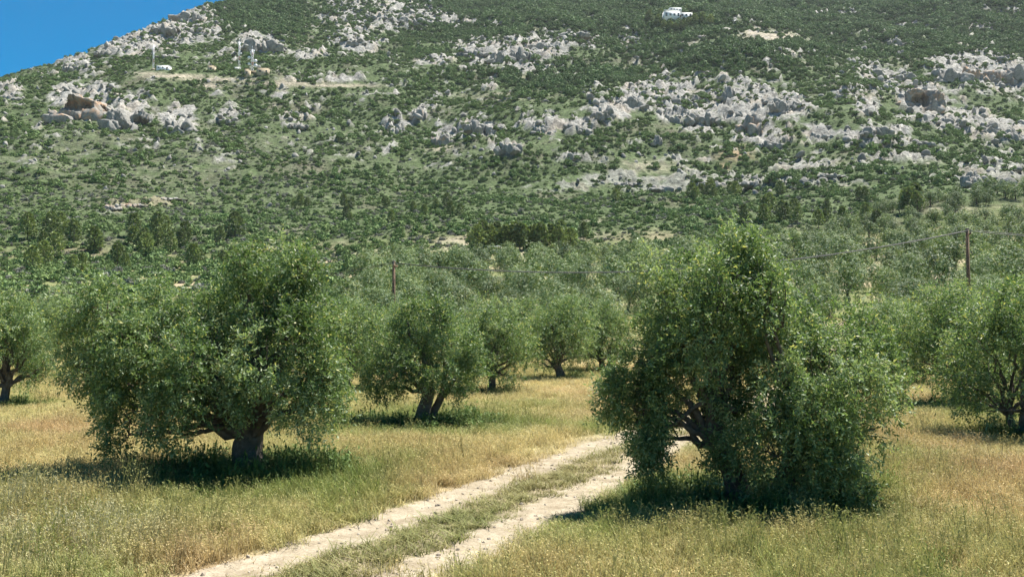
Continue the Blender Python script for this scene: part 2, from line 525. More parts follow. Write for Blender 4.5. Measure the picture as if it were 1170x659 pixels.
def grass_fields(x, y):
    """greenness 0..1, redness, height factor of the field at x, y"""
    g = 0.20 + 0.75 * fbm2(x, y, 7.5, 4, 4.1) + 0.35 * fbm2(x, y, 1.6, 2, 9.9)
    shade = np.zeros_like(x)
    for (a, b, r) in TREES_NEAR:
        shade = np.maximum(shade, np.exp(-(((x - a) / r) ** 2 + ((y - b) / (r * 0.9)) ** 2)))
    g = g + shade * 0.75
    u, v = project(x, y, x * 0 + 0.1)
    spots = [(1060,520,90,22,.55),(405,560,40,20,.5),(760,560,80,26,.55),(1000,560,60,24,.35),(1150,470,60,20,.3),(640,600,90,18,.25),
             (150,545,160,22,-.25),(60,490,120,22,-.2),(560,520,120,16,-.3),(700,445,70,14,-.25),(1060,455,50,8,-.2),(1120,580,110,26,-.35),
             (930,620,140,26,-.15),(240,635,110,16,-.3),(60,610,100,30,-.05),(300,560,60,20,.2),(490,478,95,12,.6)]  # last spot: tall green grass that also paints in the pale trunked olive's shadow
    for (a, b, ru, rv, s) in spots:
        g = g + s * np.exp(-((u - a) / ru) ** 2 - ((v - b) / rv) ** 2)
    red = np.clip(0.15 + 0.9 * fbm2(x, y, 6, 3, 12.7), 0, 1)
    for (a, b, ru, rv, s) in [(190,545,60,14,.6),(1120,575,100,26,.45),(240,640,100,14,.4),(680,450,60,14,.4),(30,500,70,20,.2)]:
        red = red + s * np.exp(-((u - a) / ru) ** 2 - ((v - b) / rv) ** 2)
    pale = 0.9 * np.exp(-((u - 60) / 130) ** 2 - ((v - 620) / 34) ** 2)
    return np.clip(g, 0, 1), np.clip(red, 0, 1), shade, pale

C_DRY = np.array([0.57, 0.475, 0.225]); C_GRN = np.array([0.205, 0.265, 0.062]); C_RED = np.array([0.46, 0.315, 0.165]); C_PALE = np.array([0.56, 0.52, 0.34])
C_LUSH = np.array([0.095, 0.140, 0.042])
def grass_colour(x, y, rnd):
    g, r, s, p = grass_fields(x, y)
    r1 = rnd[:, 0]; r2 = rnd[:, 1]
    gg = np.clip(g + (r1 - 0.5) * 0.7, 0, 1)[:, None]
    c = C_DRY * (1 - gg) + C_GRN * gg
    rr = np.clip(r * (1 - g) * 1.1 + (r2 - 0.6) * 0.5, 0, 0.85)[:, None]
    c = c * (1 - rr) + C_RED * rr
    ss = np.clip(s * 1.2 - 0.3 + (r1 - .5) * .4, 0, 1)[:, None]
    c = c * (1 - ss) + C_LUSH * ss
    pp = np.clip(p * (rnd[:, 2] > 0.55), 0, 1)[:, None]
    c = c * (1 - pp) + C_PALE * pp
    return c * (0.75 + 0.5 * rnd[:, 3:4]), g, s

# ------------------------------------------------------------------ ground and mountain sheets
azf = np.radians(np.linspace(-40, 40, 560))
azc = np.radians(np.concatenate([np.linspace(-180, -42, 50), [-41], [41], np.linspace(42, 180, 50)[:-1]]))
AZ = np.sort(np.concatenate([azf, azc]))
R1 = np.concatenate([[0.4, 1, 2, 3, 4, 5, 6, 7], 8 * (270 / 8.0) ** (np.linspace(0, 1, 300))])
R2 = np.concatenate([np.linspace(270, 1060, 340), [1080, 1110, 1150, 1200, 1300, 1500, 2000, 3500, 7000]])

def land(az, R):
    A, RR = np.meshgrid(az, R, indexing='xy')
    x = RR * np.sin(A); y = RR * np.cos(A)
    xf, yf = x.ravel(), y.ravel()
    zf = H(xf, yf)
    return x, y, xf, yf, zf

def land_colour(x, y, z):
    zb = ground_base(x, y)
    u, v = project(x, y, zb)
    m = rock_mask(x, y, zb)
    n1 = fbm2(x, y, 40, 4, 21.0); n2 = fbm2(x, y, 9, 3, 31.0); n3 = fbm2(x, y, 4, 2, 41.0)
    soil = np.array([0.128, 0.128, 0.080])[None] * (1 + 0.35 * n2)[:, None]
    herb = np.array([0.085, 0.118, 0.048])[None] * (1 + 0.3 * n3)[:, None]
    k = sstep(-0.6, 0.0, n1 + 0.5 * n2)[:, None]
    c = soil * (1 - k) + herb * k
    pink = (0.55 * np.exp(-((u - 200) / 260) ** 2 - ((v - 180) / 55) ** 2) * sstep(-0.3, 0.3, n2))[:, None]
    c = c * (1 - pink) + np.array([0.125, 0.122, 0.09]) * pink
    sm = np.clip(patches(SOIL, u, v) * 1.25 + 0.4 * n3 - 0.12, 0, 1)[:, None]
    sc = np.where((np.abs(u - 840) < 40)[:, None] & (np.abs(v - 180) < 25)[:, None], np.array([[0.38, 0.275, 0.17]]), np.array([[0.40, 0.345, 0.26]]))
    c = c * (1 - sm) + sc * sm
    rk = (np.array([0.30, 0.29, 0.262])[None] * (1 + 0.30 * n3 + 0.2 * n2)[:, None])
    warm = sstep(0.15, 0.4, fbm2(x, y, 18, 2, 77.0))[:, None] * 0.5
    rk = rk * (1 - warm) + np.array([0.35, 0.295, 0.23]) * warm
    rk = np.where((((u - 160) / 60) ** 2 + ((v - 232) / 12) ** 2 < 1)[:, None], np.array([[0.38, 0.31, 0.22]]), rk)
    mm = m[:, None]
    c = c * (1 - mm) + rk * mm
    # grove floor and field
    grove = sstep(300, 240, y)[:, None]
    gs = sstep(-0.1, 0.45, fbm2(x, y, 22, 3, 51.0) + 0.3 * n3)[:, None]
    gc = np.array([0.17, 0.185, 0.075]) * (1 - gs) + np.array([0.36, 0.29, 0.185]) * gs
    gc = gc * (1 - sm) + sc * sm
    c = c * (1 - grove) + gc * grove
    near = sstep(80, 58, y)
    w = near > 0
    if np.any(w):
        rnd = np.full((w.sum(), 4), 0.5)
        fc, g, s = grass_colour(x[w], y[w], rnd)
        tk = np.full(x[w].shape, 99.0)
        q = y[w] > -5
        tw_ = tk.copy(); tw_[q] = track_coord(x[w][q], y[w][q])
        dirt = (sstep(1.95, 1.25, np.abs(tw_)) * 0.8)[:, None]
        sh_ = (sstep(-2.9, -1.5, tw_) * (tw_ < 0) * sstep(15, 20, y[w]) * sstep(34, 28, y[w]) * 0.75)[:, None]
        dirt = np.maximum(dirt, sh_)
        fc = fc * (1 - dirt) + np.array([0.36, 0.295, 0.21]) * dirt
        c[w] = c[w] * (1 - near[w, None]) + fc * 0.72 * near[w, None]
    return np.clip(c, 0.01, 0.8)

def grid_faces(nr, na, closed=False):
    i = np.arange(nr - 1)[:, None] * na
    if closed:
        j = np.arange(na)[None, :]; j2 = (j + 1) % na
    else:
        j = np.arange(na - 1)[None, :]; j2 = j + 1
    return np.stack([i + j, i + na + j, i + na + j2, i + j2], -1).reshape(-1, 4)

x, y, xf, yf, zf = land(AZ, R1)
tw = (yf < 90) & (yf > -5)
toff = np.full(xf.shape, 99.0)
toff[tw] = track_coord(xf[tw], yf[tw])
def rut_dip(off):
    return -0.045 * np.exp(-((np.abs(off) - RUT) / 0.36) ** 2)
zf = zf + rut_dip(toff)
V = np.stack([xf, yf, zf], 1)
# last ring index
cc = land_colour(xf, yf, zf)
na = len(AZ)
F = grid_faces(len(R1), na, True)
V = np.vstack([V, [0, 0, 0]]); cc = np.vstack([cc, cc[0]])
ctr = len(V) - 1
T = np.stack([np.full(na, ctr), np.arange(na), (np.arange(na) + 1) % na], 1)[:, [0, 2, 1]]
# far plain beside and behind, beyond 270 m
back = np.abs(np.degrees(AZ)) >= 74
ib = np.concatenate([np.where(back & (AZ > 0))[0], np.where(back & (AZ < 0))[0]])
Rb = np.array([270, 330, 420, 600, 900, 1400, 2500, 7000.0])
xb, yb, xbf, ybf, zbf = land(AZ[ib], Rb)
# share the ring at 270 with the near ground
nV = len(V)
V = np.vstack([V, np.stack([xbf, ybf, zbf], 1)]); cc = np.vstack([cc, land_colour(xbf, ybf, zbf)])
F = np.vstack([F, grid_faces(len(Rb), len(ib)) + nV])
g_me = mesh_np('ground', V, [F[:, ::-1], T], {'gcol': cc}, True)
ground = obj('ground', g_me, M_ground); tag(ground, 'grassy field floor and soil of the olive grove', None, None, 'structure')

im = np.where(np.abs(np.degrees(AZ)) <= 76)[0]
x2, y2, x2f, y2f, z2f = land(AZ[im], R2)
m_me = mesh_np('mountain', np.stack([x2f, y2f, z2f], 1), [grid_faces(len(R2), len(im))[:, ::-1]], {'gcol': land_colour(x2f, y2f, z2f)}, False)
mountain = obj('mountain', m_me, M_mount); tag(mountain, 'rocky scrub covered mountainside rising behind the grove', None, None, 'structure')

def Hn(x, y):      # single point height
    return float(H(np.array([x]), np.array([y]))[0])

# ------------------------------------------------------------------ dirt track: two worn ruts
mb = MB()
for sgn in (-1, 1):
    nw = 9
    ns = len(TC)
    s = np.arange(ns)
    wl = 0.50 + 0.13 * noise2(s / 9.0 + 3 * sgn, s * 0 + 0.4) + 0.08 * noise2(s / 2.5, s * 0 + 7 + sgn)
    wr = 0.50 + 0.13 * noise2(s / 8.0 + 9 * sgn, s * 0 + 4.4) + 0.08 * noise2(s / 2.2, s * 0 + 17 + sgn)
    t = np.linspace(-1, 1, nw)
    offs = sgn * RUT + np.where(t[None] < 0, t[None] * wl[:, None], t[None] * wr[:, None])
    px = TC[:, 0:1] + TN[:, 0:1] * offs; py = TC[:, 1:2] + TN[:, 1:2] * offs
    pz = H(px.ravel(), py.ravel()).reshape(px.shape) + rut_dip(offs) + 0.022 - 0.018 * (np.abs(t)[None] > 0.95)
    mb.add(np.stack([px, py, pz], -1).reshape(-1, 3), grid_faces(ns, nw))
tr = mb.build('dirt_track', M_track, None, True)
tag(tr, 'pale two rut dirt track running through the dry grass', None, None, 'structure')

# ------------------------------------------------------------------ instancing of uncountable plants
def instancer(name, pts, rot, scl, idx, tint, sources, label, cat, rotx=None):
    """one stuff object: small plants set on points by geometry nodes"""
    me = bpy.data.meshes.new(name)
    n = len(pts)
    me.vertices.add(n); me.vertices.foreach_set('co', np.asarray(pts, np.float32).ravel())
    a = me.attributes.new('rot', 'FLOAT_VECTOR', 'POINT'); a.data.foreach_set('vector', np.asarray(rot, np.float32).ravel())
    a = me.attributes.new('scl', 'FLOAT_VECTOR', 'POINT'); a.data.foreach_set('vector', np.asarray(scl, np.float32).ravel())
    a = me.attributes.new('idx', 'INT', 'POINT'); a.data.foreach_set('value', np.asarray(idx, np.int32))
    a = me.attributes.new('itint', 'FLOAT_COLOR', 'POINT')
    c4 = np.ones((n, 4), np.float32); c4[:, :3] = tint; a.data.foreach_set('color', c4.ravel())
    o = bpy.data.objects.new(name, me); COL.objects.link(o)
    src = bpy.data.collections.new(name + '_kinds')
    for i, (sm, mt) in enumerate(sources):
        so = bpy.data.objects.new('%s_kind_%02d' % (name, i), sm)
        if not sm.materials: sm.materials.append(mt)
        src.objects.link(so)
    ng = bpy.data.node_groups.new(name, 'GeometryNodeTree')
    ng.interface.new_socket('Geometry', in_out='INPUT', socket_type='NodeSocketGeometry')
    ng.interface.new_socket('Geometry', in_out='OUTPUT', socket_type='NodeSocketGeometry')
    N = ng.nodes
    gi = N.new('NodeGroupInput'); go = N.new('NodeGroupOutput')
    ip = N.new('GeometryNodeInstanceOnPoints'); ci = N.new('GeometryNodeCollectionInfo')
    ci.inputs['Collection'].default_value = src
    ci.inputs['Separate Children'].default_value = True
    ci.inputs['Reset Children'].default_value = True
    def na_(nm, dt):
        q = N.new('GeometryNodeInputNamedAttribute'); q.data_type = dt; q.inputs['Name'].default_value = nm
        return [s_ for s_ in q.outputs if s_.enabled][0] if False else q.outputs['Attribute']
    L = ng.links.new
    L(gi.outputs[0], ip.inputs['Points']); L(ci.outputs[0], ip.inputs['Instance'])
    ip.inputs['Pick Instance'].default_value = True
    L(na_('idx', 'INT'), ip.inputs['Instance Index'])
    er = N.new('FunctionNodeEulerToRotation'); L(na_('rot', 'FLOAT_VECTOR'), er.inputs[0]); L(er.outputs[0], ip.inputs['Rotation'])
    L(na_('scl', 'FLOAT_VECTOR'), ip.inputs['Scale'])
    L(ip.outputs[0], go.inputs[0])
    md = o.modifiers.new('plants', 'NODES'); md.node_group = ng
    tag(o, label, cat, None, 'stuff')
    return o

# ------------------------------------------------------------------ grass
def tuft_mesh(name, seed, nb, hmin, hmax, spread, width, bend, head=0.0, headcol=(1.1, 1.08, 1.0), leafy=False):
    rs = np.random.RandomState(seed)
    V, F, C = [], [], []
    n = 0
    for i in range(nb):
        a = rs.rand() * 2 * math.pi; r = spread * math.sqrt(rs.rand())
        base = np.array([math.cos(a) * r, math.sin(a) * r, -0.03])
        h = hmin + (hmax - hmin) * rs.rand()
        da = rs.rand() * 2 * math.pi
        dr = np.array([math.cos(da), math.sin(da), 0]); b = bend * (0.3 + rs.rand()) * h
        wd = np.array([-dr[1], dr[0], 0]) if rs.rand() < 0.5 else np.array([math.cos(da + 1), math.sin(da + 1), 0])
        w = width * (0.6 + 0.8 * rs.rand())
        col = np.array([1, 1, 1]) * (0.7 + 0.55 * rs.rand())
        lev = [0, 0.5, 1.0]
        for q, t in enumerate(lev):
            p = base + dr * b * t * t + np.array([0, 0, h * t * (1 - 0.18 * bend * t)])
            ww = w * (1 - 0.45 * t) if q < 2 else w * 0.25
            V += [p - wd * ww, p + wd * ww]; C += [col * (0.9 + 0.1 * t)] * 2
        F += [(n, n + 1, n + 3, n + 2), (n + 2, n + 3, n + 5, n + 4)]
        n += 6
        if rs.rand() < head:
            for k in range(3):
                t = 1.0 - 0.1 * k
                p = base + dr * b * t * t + np.array([0, 0, h * t * (1 - 0.18 * bend * t)])
                d2 = rs.randn(3) * 0.5 + np.array([0, 0, 0.4]); d2 /= np.linalg.norm(d2)
                sx = np.cross(d2, rs.randn(3)); sx /= np.linalg.norm(sx)
                l, wq = 0.048, 0.0075
                V += [p, p + d2 * l * .5 + sx * wq, p + d2 * l, p + d2 * l * .5 - sx * wq]
                C += [np.array(headcol)] * 4
                F.append((n, n + 1, n + 2, n + 3)); n += 4
        if leafy:
            for k in range(7):
                t = 0.2 + 0.8 * rs.rand()
                p = base + dr * b * t * t + np.array([0, 0, h * t])
                d2 = rs.randn(3) * 0.6 + np.array([0, 0, 0.25]); d2 /= np.linalg.norm(d2)
                sx = np.cross(d2, [0, 0, 1.0]); sx /= np.linalg.norm(sx) + 1e-6
                l, wq = 0.07 + 0.06 * rs.rand(), 0.018
                V += [p, p + d2 * l * .5 + sx * wq, p + d2 * l, p + d2 * l * .5 - sx * wq]
                C += [np.array([1, 1.05, 0.95]) * (0.75 + 0.5 * rs.rand())] * 4
                F.append((n, n + 1, n + 2, n + 3)); n += 4
    return mesh_np(name, np.array(V), [np.array(F)], {'tint': np.array(C)})

TUFTS = [tuft_mesh('dry_tuft_a', 1, 34, .28, .52, .17, .0042, .45, .22), tuft_mesh('dry_tuft_b', 2, 30, .22, .46, .20, .0045, .7, .12),
         tuft_mesh('dry_tuft_c', 3, 32, .25, .50, .15, .0040, .3, .25),
         tuft_mesh('green_tuft_a', 4, 28, .20, .42, .18, .0070, .7, .0), tuft_mesh('green_tuft_b', 5, 26, .24, .48, .16, .0065, .5, .15),
         tuft_mesh('weed_tuft', 6, 9, .35, .62, .16, .0060, .3, .0, leafy=True),
         tuft_mesh('oat_tuft', 8, 20, .40, .66, .16, .0045, .35, 1.0, (1.15, 1.13, 1.05)),
         tuft_mesh('short_tuft', 9, 26, .05, .13, .16, .0060, .7, .0)]
rs = np.random.RandomState(11)
gp = []
for (ya, yb_, dens) in ((7, 15, 62), (15, 24, 42), (24, 36, 22), (36, 62, 9), (62, 100, 2.0)):
    wa = 0.70 * yb_ + 2
    nn = int(dens * 2 * wa * (yb_ - ya))
    q = np.stack([(rs.rand(nn) * 2 - 1) * wa, ya + (yb_ - ya) * rs.rand(nn)], 1)
    q = q[np.abs(q[:, 0]) < 0.68 * q[:, 1] + 1.5]
    gp.append(q)
gp = np.vstack(gp)
rnd = rs.rand(len(gp), 6)
off = track_coord(gp[:, 0], gp[:, 1])
ao = np.abs(off)
inrut = np.abs(ao - RUT) < 0.42 + 0.16 * noise2(gp[:, 0] * 1.3, gp[:, 1] * 1.3) + 0.10 * noise2(gp[:, 0] * 4, gp[:, 1] * 4)
centre = ao < 0.62
edge_ = np.abs(ao - RUT) < 0.62
verge = (ao > 1.3) & (ao < 2.1)
keep = ~inrut | (rnd[:, 4] < 0.07)
# bare dusty shoulder on the far side of the track, thin centre further off
bare = (off < -1.3) & (off > -1.3 - 1.2 * sstep(16, 24, gp[:, 1]) * (0.6 + noise2(gp[:, 0] / 2, gp[:, 1] / 2))) & (rnd[:, 5] < 0.75)
thin = centre & (gp[:, 1] > 20) & (rnd[:, 5] < 0.75)
keep &= ~bare & ~thin
gp, rnd, off, ao, centre, verge, edge_ = [a[keep] for a in (gp, rnd, off, ao, centre, verge, edge_)]
inrut = inrut[keep]
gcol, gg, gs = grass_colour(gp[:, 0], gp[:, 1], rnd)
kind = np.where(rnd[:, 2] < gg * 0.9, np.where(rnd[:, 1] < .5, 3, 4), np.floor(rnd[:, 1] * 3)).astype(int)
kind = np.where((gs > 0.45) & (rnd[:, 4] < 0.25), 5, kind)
pu, pv = project(gp[:, 0], gp[:, 1], gp[:, 0] * 0 + .3)
oatp = 0.018 + 0.45 * np.exp(-((pu - 70) / 150) ** 2 - ((pv - 610) / 36) ** 2) + 0.12 * np.exp(-((pu - 900) / 250) ** 2 - ((pv - 600) / 30) ** 2) + 0.2 * np.exp(-((pu - 250) / 120) ** 2 - ((pv - 605) / 16) ** 2)
kind = np.where((rnd[:, 3] < oatp) & (gs < .75), 6, kind)
kind = np.where(centre & (rnd[:, 4] < 0.6), 7, np.where(centre, 3, kind)); kind = np.where(inrut | (edge_ & (rnd[:, 5] < .6)), 7, kind)
hs = (0.55 + 0.65 * rnd[:, 0]) * (0.85 + 0.6 * fbm2(gp[:, 0], gp[:, 1], 4, 3, 61.0))
hs = np.where((kind == 6), hs * (1.0 + 0.5 * rnd[:, 5]), hs) * (1 + 0.35 * np.clip(gs * 1.3 - .4, 0, 1))
hs = np.where(verge, hs * 0.7, hs)
hs = np.where(centre & (kind == 3), hs * 0.5, hs)
gcol = np.where(centre[:, None], gcol * 0.4 + np.array([0.17, 0.185, 0.06]) * 0.6, gcol)
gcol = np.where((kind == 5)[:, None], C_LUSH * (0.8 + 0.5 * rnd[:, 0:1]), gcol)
dist = np.clip(gp[:, 1] / 18, 0.75, 3.2) ** 0.55
scl = np.stack([dist * 1.15, dist * 1.15, hs], 1)
gz = H(gp[:, 0], gp[:, 1]) + rut_dip(off)
rot = np.stack([(rnd[:, 4] - .5) * .2, (rnd[:, 5] - .5) * .2, rnd[:, 2] * 6.28], 1)
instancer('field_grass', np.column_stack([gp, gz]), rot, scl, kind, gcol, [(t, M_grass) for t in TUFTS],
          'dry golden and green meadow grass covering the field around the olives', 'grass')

# pebbles and clods on the ruts
def pebble(seed):
    import bmesh
    bm = bmesh.new(); bmesh.ops.create_icosphere(bm, subdivisions=1, radius=1.0)
    me = bpy.data.meshes.new('pebble'); bm.to_mesh(me); bm.free()
    r = np.random.RandomState(seed)
    co = np.empty(len(me.vertices) * 3, np.float32); me.vertices.foreach_get('co', co); co = co.reshape(-1, 3)
    co *= (0.75 + 0.5 * r.rand(len(co), 1)); co[:, 2] *= 0.6
    me.vertices.foreach_set('co', co.ravel().astype(np.float32))
    a = me.attributes.new('tint', 'FLOAT_COLOR', 'POINT'); a.data.foreach_set('color', np.ones(len(co) * 4, np.float32))
    return me
npb = 3000
ii = rs.randint(0, len(TC) - 1, npb); oo = np.sign(rs.rand(npb) - .5) * RUT + rs.randn(npb) * 0.26
ppx = TC[ii, 0] + TN[ii, 0] * oo + rs.randn(npb) * .1; ppy = TC[ii, 1] + TN[ii, 1] * oo + rs.randn(npb) * .1
ok = (ppy > 7) & (ppy < 50); ppx, ppy = ppx[ok], ppy[ok]
o2 = track_coord(ppx, ppy)
ppz = H(ppx, ppy) + rut_dip(o2) + 0.015
sz = 0.010 + 0.04 * rs.rand(len(ppx)) ** 3
instancer('track_gravel', np.column_stack([ppx, ppy, ppz]), rs.rand(len(ppx), 3) * 6, np.repeat(sz[:, None], 3, 1), rs.randint(0, 3, len(ppx)),
          np.array([0.48, 0.41, 0.32])[None] * (0.6 + 0.6 * rs.rand(len(ppx), 1)), [(pebble(k), M_grass) for k in range(3)],
          'small stones and clods loose on the dirt track', 'gravel')

# ------------------------------------------------------------------ olive trees
LEAF_A = np.array([0.148, 0.226, 0.092]); LEAF_B = np.array([0.312, 0.382, 0.212]); LEAF_C = np.array([0.46, 0.45, 0.19]); LEAF_D = np.array([0.085, 0.135, 0.050])
def unit(a): return a / (np.linalg.norm(a, axis=-1, keepdims=True) + 1e-9)

def crown_mesh(name, clumps, nleaf, llen, lw, seed, per=12, splen=0.34, droop=0.5, facing=0.4, tight=0.0, hollow=-0.22):
    """clumps: rows cx cy cz rx ry rz weight; sprigs in the outer part of each clump, leaves along each sprig"""
    rs = np.random.RandomState(seed)
    C = np.array(clumps, float)
    wt = C[:, 6] * (C[:, 3] * C[:, 4] * C[:, 5]) ** (2 / 3.0)
    ns = nleaf // per
    ci = rs.choice(len(C), ns, p=wt / wt.sum())
    d = unit(rs.randn(ns, 3))
    rr = 1.0 - 0.60 * rs.rand(ns) ** 1.8
    rr *= 1 + 0.16 * (1 - tight) * rs.randn(ns) * (rs.rand(ns) < .3)
    rr = rr * (1 - tight) + tight * (0.86 + 0.14 * rs.rand(ns))
    base = C[ci, :3] + d * C[ci, 3:6] * rr[:, None]
    # lumps and hollows
    base += 0.15 * np.stack([noise3(base * 1.1 + k * 9.7) for k in range(3)], 1)
    kp = noise3(base * np.array([1.9, 1.9, 0.9]) + 31.3 + seed) > hollow
    base, d, ci = base[kp], d[kp], ci[kp]; ns = len(base)
    axis = unit(d * 0.9 + rs.randn(ns, 3) * 0.55 + np.array([0, 0, -droop]) * (0.3 + rs.rand(ns, 1)) + np.array([0, 0, 0.9]) * (d[:, 2:3] > 0.55))
    sl = splen * (0.6 + 0.8 * rs.rand(ns))
    tone = rs.rand(ns)
    t = np.tile(np.linspace(0.08, 1.0, per), (ns, 1)) + rs.rand(ns, per) * 0.05
    P = base[:, None, :] + axis[:, None, :] * (t * sl[:, None])[:, :, None]
    P[:, :, 2] -= (t ** 2) * 0.12 * sl[:, None]
    side = unit(np.cross(axis, unit(rs.randn(ns, 3))))
    other = np.cross(axis, side)
    ph = np.tile(np.arange(per) * (math.pi / 2), (ns, 1)) + (np.arange(per) % 2) * math.pi + rs.rand(ns, per) * 0.8
    rad = side[:, None, :] * np.cos(ph)[..., None] + other[:, None, :] * np.sin(ph)[..., None]
    ld = unit(axis[:, None, :] * 0.75 + rad * 0.85 + rs.randn(ns, per, 3) * 0.22)
    # leaves turn their blades out to the light
    no = unit(d + np.array([0, 0, 0.35]))[:, None, :]
    ld = unit(ld - facing * np.sum(ld * no, -1, keepdims=True) * no)
    lwv = unit(np.cross(ld, unit((1 - facing) * unit(np.cross(ld, rs.randn(ns, per, 3))) + facing * (no + rs.randn(ns, per, 3) * 0.35))))
    L = llen * (0.65 + 0.7 * rs.rand(ns, per, 1)); W = lw * (0.7 + 0.6 * rs.rand(ns, per, 1))
    v0 = P; v2 = P + ld * L
    v1 = P + ld * L * 0.5 + lwv * W * 0.5; v3 = P + ld * L * 0.5 - lwv * W * 0.5
    V = np.stack([v0, v1, v2, v3], 2).reshape(-1, 3)
    nl = ns * per
    F = np.arange(nl * 4).reshape(-1, 4)
    ctone = 0.28 * rs.randn(len(C))[ci]
    tone = tone + ctone
    tn = np.clip(tone[:, None] * 0.55 + 0.45 * rs.rand(ns, per), 0, 1)
    n_ = noise3(base * 0.9 + 55.0)[:, None] * 0.5
    tt = np.clip(tn + n_, 0, 1)[..., None]
    col = LEAF_D * np.clip(1 - 2 * tt, 0, 1) + LEAF_A * (1 - np.abs(2 * tt - 1)) + LEAF_B * np.clip(2 * tt - 1, 0, 1)
    fl = (rs.rand(ns, per, 1) < 0.14) * (rs.rand(ns, 1, 1) < 0.5)
    col = np.where(fl, LEAF_C * (0.8 + 0.4 * rs.rand(ns, per, 1)), col)
    col = np.repeat(col.reshape(-1, 1, 3), 4, 1).reshape(-1, 3)
    return mesh_np(name, V, [F], {'tint': col})

def limb_path(a, b, seed, n=9, sag=0.25, wob=0.12):
    rs = np.random.RandomState(seed)
    a = np.asarray(a, float); b = np.asarray(b, float)
    t = np.linspace(0, 1, n)[:, None]
    L = np.linalg.norm(b - a)
    mid = (a + b) / 2 + np.array([0, 0, sag * L]) * 0.5 - np.array([b[0] - a[0], b[1] - a[1], 0]) * 0.15
    p = a * (1 - t) ** 2 + 2 * mid * t * (1 - t) + b * t ** 2
    w = rs.randn(n, 3) * wob * L * 0.25; w[0] = 0; w[-1] *= .5
    return p + w

def trunk_mb(h, r, lean, seed, sides=14, top=0.75):
    n = 12
    t = np.linspace(0, 1, n)
    rs = np.random.RandomState(seed)
    pts = np.stack([lean[0] * t ** 1.4 + 0.05 * np.sin(t * 5 + seed), lean[1] * t ** 1.4 + 0.05 * np.cos(t * 4 + seed), -0.15 + (h + 0.15) * t], 1)
    rad = r * (1.0 + 0.9 * np.exp(-t * 6) - (1 - top) * t)
    mb = MB(); mb.tube(pts, rad, sides, 0.45, seed)
    return mb, pts[-1]

def build_olive(name, base, trunks, clumps, nleaf, llen, lw, seed, twigs=10, per=12, splen=.34, mats=None, deep=True):
    """trunks: list of (h, r, lean); clumps in local coordinates"""
    root = empty(name, base)
    tops = []
    tk = None
    allmb = MB()
    tparts = []
    for i, (h, r, lean, o2) in enumerate(trunks):
        mb, tp = trunk_mb(h, r, lean, seed + i)
        for k in range(len(mb.V)): mb.V[k] = mb.V[k] + np.array([o2[0], o2[1], 0])
        t_ = mb.build('trunk', M_bark, root, True)
        tparts.append(t_); tops.append((tp + np.array([o2[0], o2[1], 0]), r))
    cr = obj('crown', crown_mesh('crown', clumps, nleaf, llen, lw, seed, per, splen), mats or M_leaf, root)
    cr['kind'] = 'stuff'
    tw = MB()
    rs = np.random.RandomState(seed + 5)
    for j, c in enumerate(clumps):
        c = np.array(c[:6], float)
        if c[3] < 0.23: continue
        k = int(np.argmin([np.linalg.norm((c[:3] - tp)[:2]) for tp, r in tops]))
        tp, r = tops[k]
        end = c[:3] + np.array([0, 0.1, -0.45 * c[5]])
        L = np.linalg.norm(end - tp)
        r0 = min(r * 0.45, 0.035 * L + 0.03)
        path = limb_path(tp - np.array([0, 0, 0.25]), end, seed * 13 + j)
        lm = MB(); lm.tube(path, np.linspace(r0, 0.014, len(path)), 7, 0.25, j)
        lm.build('limb', M_bark, tparts[k], True)
        for q in range(twigs):
            dd = unit(rs.randn(3)); e2 = c[:3] + dd * c[3:6] * (0.75 + 0.2 * rs.rand())
            st = path[-1 - rs.randint(0, 4)]
            tw.tube(limb_path(st, e2, seed * 7 + j * 31 + q, 5, 0.15, 0.2), np.linspace(0.014, 0.004, 5), 3)
    if twigs:
        tw.build('twigs', M_bark, cr)
        cr.children[0]['kind'] = 'stuff'
    return root

SHRINK = 0.78
def px_clumps(lst, base, d0, hang=None):
    out = []
    for (u, v, ru, rv, dy, w) in lst:
        d = d0 + dy
        p = at(u, v, d) - base
        s = d / FPX
        out.append((p[0], p[1], p[2], ru * s * SHRINK * .9, (ru + rv) / 2 * s * SHRINK * .9, rv * s * SHRINK * 1.1, w))
        if hang is not None and hang.rand() < .8:         # upright shoots on top of the lump
            a = hang.rand() * 6.28
            out.append((p[0] + math.cos(a) * ru * s * .4, p[1] + math.sin(a) * ru * s * .4, p[2] + rv * s * (.72 + .25 * hang.rand()),
                        .10 + .07 * hang.rand(), .10 + .07 * hang.rand(), .18 + .14 * hang.rand(), 1.0))
        if hang is not None and p[2] > 1.75:
            for q in range(3):                       # pendulous sprays under the lump
                a = hang.rand() * 6.28
                out.append((p[0] + math.cos(a) * ru * s * .6, p[1] + math.sin(a) * ru * s * .6, p[2] - rv * s * (.6 + .4 * hang.rand()),
                            .12 + .08 * hang.rand(), .12 + .08 * hang.rand(), .26 + .22 * hang.rand(), 1.0))
    return out

